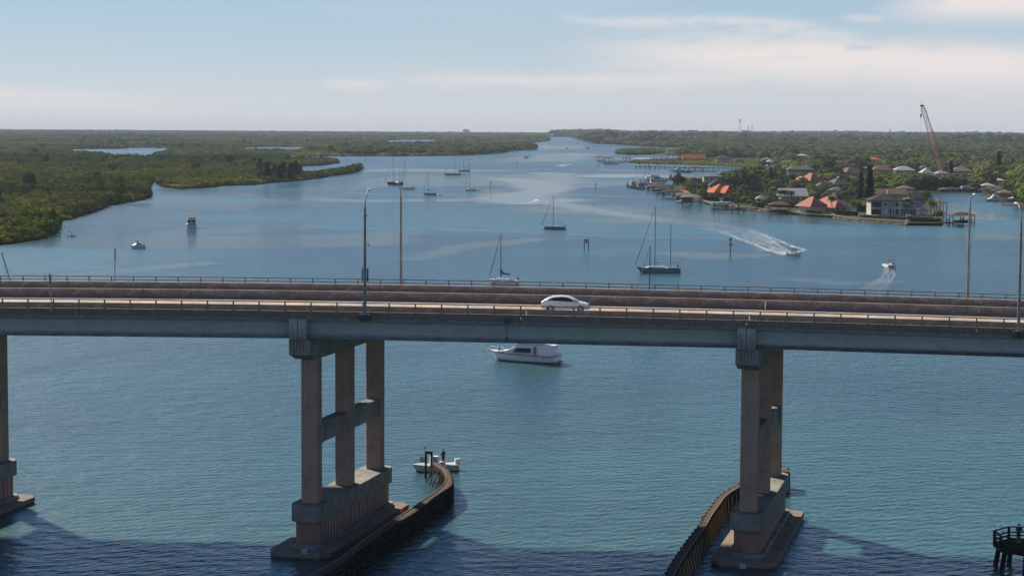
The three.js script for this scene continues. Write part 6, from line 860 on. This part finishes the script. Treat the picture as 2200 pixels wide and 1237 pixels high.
// ------------------------------------------------------------------ the crane barge
{
  const c = W(2064, 414, 0), Z = -c.z, s = Z / F, o = thing('crane_barge', 'long rusty work barge with a yellow edge under the tall crane', 'barge', c);
  new MB().box(92 * s, 2.0, 12, 0, .6, -6).build('hull', M.timberDark, o); new MB().box(150 * s, .6, .7, -14 * s, .4, .7).build('boom_float', M.yellow, o); new MB().box(60 * s, .3, 9, 4 * s, 1.75, -6).build('deck', mat(.20, .09, .06, .9), o);
  const r = rng(9), j = new MB(); for (let k = 0; k < 46; k++) j.box(.6 + r() * 2.4, .5 + r() * 1.8, .6 + r() * 2, (r() - .5) * 80 * s, 2.1, -2 - r() * 8, r() * 3, r() * .4); j.build('gear', mat(.11, .085, .07, .8), o); const rk = new MB(); for (let k = 0; k < 60; k++) rk.add(new THREE.IcosahedronGeometry(.5 + r() * .6, 0), T((-42 + r() * 16) * s, .8 + r() * 1.4, -1 - r() * 4, r() * 6)); rk.build('rubble', mat(.34, .25, .17, .95), o);
  new MB().box(6, 2.4, 3.5, 17 * s, 3.0, -6).build('deckhouse', M.offwhite, o);
  const k = thing('crane', 'tall lattice boom crane leaning left, yellow below and pale above, on the barge', 'crane', W(2036, 411, 0).add(V(0, 0, -6))); const b0 = V(0, 4.2, 0), tip = V(-54 * s, (410 - 224) * s, 0), dir = tip.clone().sub(b0), L = dir.length(), nrm = V(dir.y, -dir.x, 0).normalize();
  new MB().box(6.5, 1.2, 5, .8, 2.4, 0).build('crawler', M.black, k); new MB().box(6.2, 2.6, 3.4, 1.6, 4.2, 0).box(1.6, 1.8, 1.4, -1.6, 4.1, 1.2).build('cab', mat(.10, .16, .24, .5), k);
  const part = (u0, u1, n, m) => { const mb = new MB(), P = (u, a, b) => { const wd = 1.3 * Math.min(1, u / .07 + .25, (1 - u) / .06 + .3); return b0.clone().addScaledVector(dir, u).addScaledVector(nrm, a * wd).add(V(0, 0, b * wd)); }; for (let i = 0; i < n; i++) { const u = lerp(u0, u1, i / n), v = lerp(u0, u1, (i + 1) / n); for (const [a, b] of [[1, 1], [1, -1], [-1, 1], [-1, -1]]) mb.tube(P(u, a, b), P(v, a, b), .1, .1, 5); for (const b of [1, -1]) { mb.tube(P(u, -1, b), P(v, 1, b), .05, .05, 4); mb.tube(P(u, -1, b), P(u, 1, b), .05, .05, 4); mb.tube(P(u, b, -1), P(v, b, 1), .05, .05, 4); } } mb.build('boom', m, k); };
  part(0, .48, 20, mat(.40, .13, .045, .7)); part(.48, 1, 26, mat(.42, .20, .15, .6));
  new MB().box(2.2, 1.0, 1.6, tip.x - .3, tip.y + .3, 0).tube(tip, tip.clone().add(V(-.8, 2.4, 0)), .12).build('head', M.timberDark, k);
  const back = V(4.4, 5.5, 0); new MB().tube(tip.clone().add(V(.6, .3, .5)), back.clone().add(V(0, 0, .8)), .09, .09, 4).tube(tip.clone().add(V(.6, .3, -.5)), back.clone().add(V(0, 0, -.8)), .09, .09, 4).build('pendant', M.rope, k);
  const hx = tip.x - 1.0; new MB().tube(V(hx, tip.y, .3), V(hx, tip.y - 5.5, .3), .06, .06, 4).tube(V(hx + .9, tip.y, 0), V(hx + .6, tip.y - 5.5, 0), .06, .06, 4).tube(V(hx - .1, tip.y - 6, 0), V(hx - .1, 12, 0), .045, .045, 4).build('hoist_rope', M.rope, k); new MB().box(.9, 1.7, .7, hx + .2, tip.y - 6, 0).tube(V(hx + .2, tip.y - 7, 0), V(hx + .2, tip.y - 7.8, 0), .3, .15).build('hook_block', M.black, k);
  new MB().bar(V(-1, 4.5, .5), V(15, 9, .5), .5, .5).build('counter_jib', M.steel, k);
  const sg = thing('red_sign', 'red square board on two posts in the harbour left of the barge', 'sign board', W(2003, 411.5, 0)); new MB().box(3.2, 2.4, .12, 0, 3.2, .2).build('board', mat(.85, .02, .06, .6), sg); for (const x of [-.7, .7]) new MB().tube(V(x, -1, 0), V(x, 3.2, 0), .2).build('post', M.timberDark, sg);
  const ld = thing('mud_bank', 'strip of reddish spoil and timbers along the far side of the harbour', 'bank', W(1985, 411.5, 0)); const mb = new MB(); for (let q = 0; q < 60; q++) mb.add(new THREE.IcosahedronGeometry(.6 + r() * .8, 0), T((r() - .5) * 48 * s, .3 + r() * .6, -r() * 3, r() * 6)); kind(mb.build('spoil', mat(.30, .17, .09, .95), ld), 'stuff');
}
// ------------------------------------------------------------------ far masts and a far block on the skyline
for (const [x, y, Z, w, n, label] of [[1590.5, 257, 7800, 6, 14, 'tall lattice mast on the skyline, biggest of a group of three'], [1608, 270, 7800, 2.2, 8, 'short thin mast on the skyline, second of the group of three'], [1616.5, 268, 7800, 2.2, 8, 'thin mast on the skyline, right of the group of three'], [1683, 277, 8600, 1.6, 6, 'faint little mast on the skyline above the houses']]) {
  const t = atZ(x, y, Z), o = thing('lattice_mast', label, 'mast', V(t.x, 0, t.z)), b = new MB(); for (let k = 0; k < n; k++) { const u = k / n, v = (k + 1) / n, a = (q) => w * lerp(1, .55, q) / 2; for (const [i, j] of [[1, 1], [1, -1], [-1, 1], [-1, -1]]) b.tube(V(i * a(u), u * t.y, j * a(u)), V(i * a(v), v * t.y, j * a(v)), .45, .45, 4); for (const j of [1, -1]) b.tube(V(-a(u), u * t.y, j * a(u)), V(a(v), v * t.y, j * a(v)), .3, .3, 4); } b.build('lattice', M.steel, o); if (w > 5) new MB().box(8, 2.2, 8, 0, t.y, 0).box(8, 1.5, 8, 0, t.y * .93, 0).build('platform', M.steel, o);
}
{ const t = atZ(1913.5, 277.5, 9000), o = thing('water_tower', 'small water tower on the skyline left of the crane', 'water tower', V(t.x, 0, t.z)); new MB().tube(V(0, 0, 0), V(0, t.y - 4, 0), 1.6, 1.2).build('stem', M.steel, o); new MB().ball(4.6, 0, t.y - 2, 0, 1, .7, 1, 14).build('tank', M.hullGrey, o); }
{ const t = atZ(1001.5, 278, 10800), o = thing('far_block', 'pale tall block rising above the far woods in the middle of the skyline', 'building', V(t.x, 0, t.z)); new MB().box(34, t.y, 24, 0, t.y / 2, 0).build('wall', mat(.55, .62, .70, .8), o); for (let k = 0; k < 4; k++) new MB().box(31, 1.5, .3, 0, t.y - 4 - k * 5, 12.1).build('window_band', M.glass, o); new MB().box(10, 3, 8, 0, t.y + 1.5, 0).build('plant_room', Wl.white, o); }
// ------------------------------------------------------------------ single trees of the right bank and the pines of the left spit
const bark = mat(.12, .095, .075, .95, { map: rep(woodTex, 1 / 2) }), palmBark = mat(.20, .16, .13, .95);
const LM = { oak: leafMat(0.078, 0.106, 0.032), green: leafMat(0.116, 0.159, 0.038), light: leafMat(0.178, 0.220, 0.046), dark: leafMat(0.049, 0.073, 0.030), dry: leafMat(0.171, 0.151, 0.074), pine: leafMat(0.044, 0.064, 0.030), casuarina: leafMat(0.098, 0.118, 0.040), palm: leafMat(0.101, 0.143, 0.046), palmLight: leafMat(0.202, 0.258, 0.054) };
const oakGeos = [0, 1, 2, 3, 4].map((k) => crownGeo(300 + k, { lobes: 13 + k, n: 1500, spread: .72, flat: .72, leaf: .06, base: .42, rough: .42, coreDetail: 1 }));
const coneGeo = (seed, levels, n, droop, slim) => { const r = rng(seed), a = []; for (let l = 0; l < levels; l++) { const u = l / levels, R = slim * Math.pow(1 - u, .75) * lerp(.8, 1.15, r()) + .02, y = .1 + u * .9; for (let k = 0; k < n; k++) { const th = r() * 6.283, L = R * lerp(.65, 1.1, r()); for (let s = 0; s < 4; s++) { const q = (s + r()) / 4, p = V(Math.cos(th) * L * q, y - droop * q * q * R + (r() - .5) * .025, Math.sin(th) * L * q); leafQuad(a, p, V((r() - .5) * .9, 1, (r() - .5) * .9).normalize(), .034 * lerp(.8, 1.5, r()), r, 1.2); } } } const g = new THREE.BufferGeometry(); g.setAttribute('position', new THREE.Float32BufferAttribute(a, 3)); g.computeVertexNormals(); return g; };
const pineGeos = [coneGeo(1, 26, 10, .25, .24), coneGeo(2, 24, 11, .1, .2), coneGeo(3, 22, 12, .0, .3)];
function frondGeo(seed, n, len, droop, up) { const r = rng(seed), a = []; for (let k = 0; k < n; k++) { const th = k * 2.399 + r() * .4, e = lerp(up, -.5, Math.pow(k / n, 1.2)), L = len * lerp(.85, 1.1, r()), c = Math.cos(th), s = Math.sin(th), P = (q) => V(c * L * q * Math.cos(e * .7), L * (q * Math.sin(e) - droop * q * q), s * L * q * Math.cos(e * .7)); for (let i = 0; i < 9; i++) { const q0 = (i + .5) / 9.5, p0 = P(q0), p1 = P(q0 + .1), w = L * .27 * Math.sin(Math.PI * (.12 + q0 * .85)) + .02; for (const sd of [1, -1]) { const o = V(-s * sd * w, -w * .55, c * sd * w).addScaledVector(p1.clone().sub(p0), .9); const t = p0.clone().add(o); a.push(p0.x, p0.y, p0.z, p1.x, p1.y, p1.z, t.x, t.y, t.z); } } } const g = new THREE.BufferGeometry(); g.setAttribute('position', new THREE.Float32BufferAttribute(a, 3)); g.computeVertexNormals(); return g; }
const palmGeos = [frondGeo(1, 40, 2.4, .5, 1.15), frondGeo(2, 46, 2.1, .42, 1.25), frondGeo(3, 30, 2.9, .55, 1.05)];
const trunkOak = (() => { const b = new MB(); b.tube(V(0, -.05, 0), V(.02, .42, 0), .055, .04, 8); const r = rng(4); for (let k = 0; k < 6; k++) { const th = k * 1.05, m = V(Math.cos(th) * .2, .62 + r() * .12, Math.sin(th) * .2); b.tube(V(.02, .36 + r() * .06, 0), m, .028, .018, 6).tube(m, m.clone().add(V(Math.cos(th) * .25, .22, Math.sin(th) * .25)), .016, .007, 5); } return metricUV(mergeGeometries(b.a), 6); })();
const trunkPine = metricUV(mergeGeometries(new MB().tube(V(0, -.03, 0), V(0, .97, 0), .022, .004, 7).a), 8);
const trunkPalm = (() => { const b = new MB(); for (let k = 0; k < 6; k++) b.tube(V(.02 * k * k / 9, k / 6, 0), V(.02 * (k + 1) * (k + 1) / 9, (k + 1) / 6, 0), .026 - k * .001, .025 - k * .001, 7); return metricUV(mergeGeometries(b.a), 6); })();
const treeLabels = new Map();
function labelFor(k, what, px, py, sz) {
  let best = null, bd = 1e9; for (const l of LAND) { const dx = (px - l.x), dy = (py - l.y) * 3.2, d = Math.hypot(Math.max(0, Math.abs(dx) - l.w / 2) * 1.0, dy); if (d < bd) { bd = d; best = l; } }
  const rel = best ? (py < best.y - 1.5 && Math.abs(px - best.x) < best.w * .75 ? 'behind' : py > best.y + 1 && Math.abs(px - best.x) < best.w * .75 ? 'in front of' : px < best.x ? 'left of' : 'right of') : 'on the right bank near', nm = best ? best.short : 'the harbour';
  const base = `${sz} ${what} ${rel} ${nm}`; const n = (treeLabels.get(base) || 0); treeLabels.set(base, n + 1); return [base, n];
}
const pendingLabels = [];
function tree(kindName, px, py, hPx, wPx, gm, { y0 = 1, label, v } = {}) {
  const p = W(px, py, y0), s = -p.z / F, h = hPx * s, w = wPx * s / 2, r = rng(Math.round(px * 131 + py * 977)), o = thing(kindName, label || '', kindName === 'palm_tree' ? 'palm tree' : kindName === 'pine_tree' ? 'conifer' : 'tree', p, r() * 6.283);
  if (kindName === 'palm_tree') { const t = new THREE.Mesh(trunkPalm, palmBark); t.name = 'trunk'; t.scale.set(h * .95 * .9 / 1, h * .93, h * .9); const g = palmGeos[v ?? Math.floor(r() * 3)], c = new THREE.Mesh(g, gm); c.name = 'crown'; const k = w / 2.1; c.scale.set(k, k, k); c.position.set(.08 * h * .85, h * .93 - k * .25, 0); t.scale.set(Math.min(h, 7), h * .93, Math.min(h, 7)); c.position.x = .08 * Math.min(h, 7); o.add(t, c); }
  else if (kindName === 'pine_tree') { const t = new THREE.Mesh(trunkPine, bark); t.name = 'trunk'; t.scale.set(h, h, h); const c = new THREE.Mesh(pineGeos[v ?? Math.floor(r() * 3)], gm); c.name = 'crown'; c.scale.set(w / .24, h, w / .24); o.add(t, c); }
  else { const t = new THREE.Mesh(trunkOak, bark); t.name = 'trunk'; t.scale.set(w * 1.1, h * .8, w * 1.1); const c = new THREE.Mesh(oakGeos[v ?? Math.floor(r() * 5)], gm); c.name = 'crown'; c.scale.set(w / 1.15, h / 1.42, w / 1.15); o.add(t, c); }
  o.children.forEach((c) => { c.castShadow = c.receiveShadow = true; });
  if (!label) { const z = h > 11 ? 'tall' : h > 7 ? 'middling' : 'small', what = { palm_tree: gm === LM.palmLight ? 'bright green palm' : 'dark palm', pine_tree: 'dark conifer', broadleaf_tree: gm === LM.light ? 'light green tree' : gm === LM.dark || gm === LM.oak ? 'dark green tree' : gm === LM.dry ? 'brownish tree' : 'mid green tree', shrub: 'low bush' }[kindName]; pendingLabels.push([o, z, what, px, py]); }
  return o;
}
const oak = (...a) => tree('broadleaf_tree', ...a), palm = (...a) => tree('palm_tree', ...a), pine = (...a) => tree('pine_tree', ...a);
// trees that stand out in the photograph
pine(1850, 436, 68, 26, LM.pine, { label: 'tall dark conifer left of the pair behind the white house', v: 0 }); pine(1868, 438, 84, 34, LM.pine, { label: 'tallest dark conifer, right of the pair behind the white house', v: 0 });
pine(2044, 386, 42, 18, LM.pine, { label: 'dark pointed conifer right of the crane boom', v: 1 }); pine(2147, 384, 60, 22, LM.pine, { label: 'dark pointed conifer near the right edge above the harbour', v: 1 }); pine(1656, 402, 42, 15, LM.pine, { label: 'very dark narrow conifer left of the blue house', v: 1 });
palm(1788.7, 461, 40, 20, LM.palm, { label: 'tall single palm with a slim pale trunk before the pink roofed house', v: 1 }); palm(1808, 459, 20, 24, LM.palm, { label: 'spreading palm on the lawn before the pink roofed house', v: 2 }); palm(1832, 463, 30, 18, LM.palm, { label: 'palm in front of the pink roof beside its chimney', v: 1 });
palm(1862, 453, 20, 14, LM.palmLight, { label: 'small yellow green palm at the left corner of the white house', v: 2 }); palm(1944, 466, 31, 22, LM.palm, { label: 'palm with a bright top before the middle of the white house', v: 2 }); palm(2000.5, 470, 40, 22, LM.palm, { label: 'palm at the right end of the white house', v: 2 });
for (const [x, y, h, w, l] of [[1787, 420, 22, 12, 'left'], [1796, 420, 23, 13, 'middle'], [1806, 419, 24, 13, 'right']]) palm(x, y, h, w, LM.palm, { label: `palm in the clump of three above the pink roof, ${l} one`, v: 1 });
for (const [x, y, h, w, l] of [[1676.7, 446, 38, 17, 'first'], [1685.7, 446, 38, 17, 'second'], [1693, 446, 36, 16, 'third'], [1700, 447, 37, 18, 'fourth']]) palm(x, y, h, w, LM.palm, { label: `palm in the row before the white roofed house, ${l} from the left`, v: 0 });
for (const [x, y, h, w, l] of [[1593, 441, 34, 20, 'left'], [1599, 440, 40, 22, 'tallest'], [1606, 441, 31, 18, 'right']]) palm(x, y, h, w, LM.palm, { label: `palm of the dense clump right of the coral roof, ${l} one`, v: 1 });
palm(1619, 438, 24, 17, LM.palm, { label: 'palm between the big palm clump and the garden pavilion', v: 1 }); palm(1571, 437, 22, 13, LM.palm, { label: 'short palm before the right end of the coral roof', v: 1 }); palm(1578, 437, 18, 11, LM.palm, { label: 'short palm just right of the coral roof corner', v: 1 });
palm(1619, 450, 16, 12, LM.palm, { label: 'low palm on the path beside the garden pavilion', v: 2 });
palm(1458, 398, 27, 16, LM.palm, { label: 'tall palm rising over the dark trees at the marina', v: 1 }); oak(1457, 404, 30, 30, LM.dark, { label: 'dark round tree at the marina below the tall palm', v: 1 });
oak(1580, 412, 42, 62, LM.oak, { label: 'wide dark oak between the coral roof and the blue house', v: 0 }); oak(1560, 405, 30, 34, LM.oak, { label: 'dark oak right behind the tan block house', v: 2 }); oak(1612, 408, 36, 40, LM.dark, { label: 'dark oak behind the brown roofed house', v: 3 }); oak(1632, 386, 22, 44, LM.light, { label: 'light green spreading tree left of the narrow dark conifer', v: 1 });
oak(1757, 356, 24, 66, LM.oak, { label: 'huge wide dark oak behind the blue house', v: 4 }); oak(1748, 388, 16, 52, LM.green, { label: 'spreading green tree between the blue house and the orange roof', v: 1 }); oak(1790, 391, 22, 38, LM.light, { label: 'bright green tree right of the orange roof', v: 2 });
oak(1831, 424, 26, 26, LM.green, { label: 'round green tree left of the twin conifers', v: 0 }); oak(1887, 424, 32, 26, LM.light, { label: 'light green tree right of the twin conifers', v: 1 }); oak(2016, 473, 22, 24, LM.green, { label: 'bushy green tree at the seawall corner right of the white house', v: 3, y0: .9 });
oak(1985, 437, 28, 34, LM.green, { label: 'green tree behind the blue wing of the white house', v: 4 }); oak(1857, 354, 20, 22, LM.dark, { label: 'dark tree left of the orange edged house', v: 0 }); oak(1845, 367, 24, 18, LM.light, { label: 'feathery light tree between the tan roofs and the big oak', v: 2 }); oak(1862, 328, 9, 15, LM.light, { label: 'small yellow green tree standing out in the far woods', v: 1 });
oak(1922, 408, 20, 26, LM.green, { label: 'green tree behind the chimney of the white house', v: 2 }); palm(1921, 414, 22, 15, LM.palmLight, { label: 'palm behind the roof of the white house', v: 2 });
// more trees of the gardens, scattered clear of the houses
{
  const r = rng(2024); let n = 0;
  const groups = [[[1468, 394, 1560, 426], 44, 22, .55], [[1590, 380, 1735, 424], 78, 24, .3], [[1735, 394, 1792, 438], 44, 22, .45], [[1636, 420, 1676, 446], 18, 22, .6], [[1792, 392, 1845, 436], 30, 24, .2], [[1886, 392, 1962, 416], 16, 20, .3], [[1484, 420, 1530, 430], 12, 18, .6], [[1690, 376, 1960, 396], 44, 18, .15], [[2085, 374, 2210, 400], 40, 24, .5], [[1552, 368, 1645, 386], 24, 16, .4], [[2118, 394, 2210, 414], 14, 14, .3], [[1835, 436, 1870, 452], 8, 16, .3], [[1582, 424, 1640, 438], 10, 16, .4]];
  for (const [[a, b, c, d], count, hp, palmShare] of groups) for (let k = 0, tries = 0; k < count && tries < count * 12; tries++) {
    const px = lerp(a, c, r()), py = lerp(b, d, r()), w = W(px, py); if (!onLand(w.x, w.z)) continue;
    const isPalm = r() < palmShare, h = hp * lerp(.6, 1.15, r()) * lerp(1, .8, isPalm ? 1 : 0), wd = isPalm ? lerp(11, 16, r()) : lerp(16, 32, r()); if (blocks(px, py, h, wd * .45)) continue;
    const q = r(); tree(isPalm ? 'palm_tree' : 'broadleaf_tree', px, py, h, wd, isPalm ? LM.palm : [LM.oak, LM.green, LM.light, LM.dark, LM.green, LM.oak, LM.dry][Math.floor(q * 7)], {}); k++; n++;
  }
  console.log('scattered trees', n);
}
// casuarinas on the left spit and other tall trees of the left marsh
{
  const r = rng(31);
  const L = [[556, 372, 36], [566, 378, 34], [576, 388, 44], [588, 382, 40], [598, 389, 42], [610, 387, 46], [622, 388, 50], [632, 385, 46], [640, 384, 36], [604, 376, 34]];
  L.forEach(([x, y, h], i) => { const k = ['first', 'second', 'third', 'fourth', 'fifth', 'sixth', 'seventh', 'eighth', 'ninth', 'last'][i]; pine(x + (r() - .5) * 6, y, h * lerp(.7, .95, r()), lerp(19, 27, r()), LM.casuarina, { label: `dark feathery pine in the stand on the left spit, ${k} planted in the row`, v: 2, y0: .3 }); });
  pine(682, 384, 17, 8, LM.casuarina, { label: 'lone thin pine on the mangrove spit', v: 1, y0: .3 }); pine(642, 348, 14, 20, LM.pine, { label: 'dark low pine on the second spit, left one', v: 2, y0: .3 }); pine(690, 345, 12, 12, LM.pine, { label: 'dark low pine on the second spit, right one', v: 2, y0: .3 });
  pine(1262, 295.8, 9, 3.6, LM.pine, { label: 'dark slim conifer on the distant right bank beside the boathouses', v: 1 }); pine(2200, 392, 30, 22, LM.pine, { label: 'dark conifer at the very right edge', v: 2 });
  const dg = (() => { const b = new MB(), q = rng(8); b.tube(V(0, 0, 0), V(.05, .6, 0), .03, .02, 6); for (let k = 0; k < 16; k++) { const th = q() * 6.283, y = .3 + q() * .35, m = V(Math.cos(th) * .25, y + .15 + q() * .2, Math.sin(th) * .25); b.tube(V(.03, y, 0), m, .014, .009, 5).tube(m, m.clone().add(V(Math.cos(th + .5) * .2, .18 * q(), Math.sin(th + .5) * .2)), .008, .003, 4).tube(m, m.clone().add(V(Math.cos(th - .6) * .15, .22 * q(), Math.sin(th - .6) * .15)), .007, .003, 4); } return metricUV(mergeGeometries(b.a)); })(), dm = mat(.24, .20, .17, .95);
  for (const [x, y, s, l] of [[22, 484, 7.5, 'largest bare grey tree in the left marsh, near the left edge'], [36, 472, 6, 'leaning bare grey tree in the left marsh, second from the left edge'], [80, 455, 6.5, 'upright bare trunk in the left marsh, third from the left edge'], [63, 446, 5, 'small bare grey tree deeper in the left marsh'], [4, 470, 6, 'bare grey tree at the very left edge of the marsh']]) { const o = thing('dead_tree', l, 'dead tree', W(x, y, .3), r() * 6); const t = new THREE.Mesh(dg, dm); t.name = 'trunk'; t.scale.setScalar(s); o.add(t); }
}
// labels: look, place and, where two would read alike, their order from the left
{
  const by = new Map(); for (const [o, z, what, px, py] of pendingLabels) { const [b] = labelFor(0, what, px, py, z); if (!by.has(b)) by.set(b, []); by.get(b).push([px, o]); }
  const ord = ['leftmost', 'second from the left', 'third from the left', 'fourth from the left', 'fifth from the left', 'sixth from the left', 'seventh from the left', 'eighth from the left', 'ninth from the left', 'tenth from the left'];
  for (const [b, l] of by) { l.sort((p, q) => p[0] - q[0]); l.forEach(([, o], i) => { o.userData.label = l.length > 1 ? `${b}, ${i === l.length - 1 ? 'rightmost' : ord[i] || 'one of the middle ones'}` : b; }); }
}
plantWoods();
renderer.render(scene, camera);
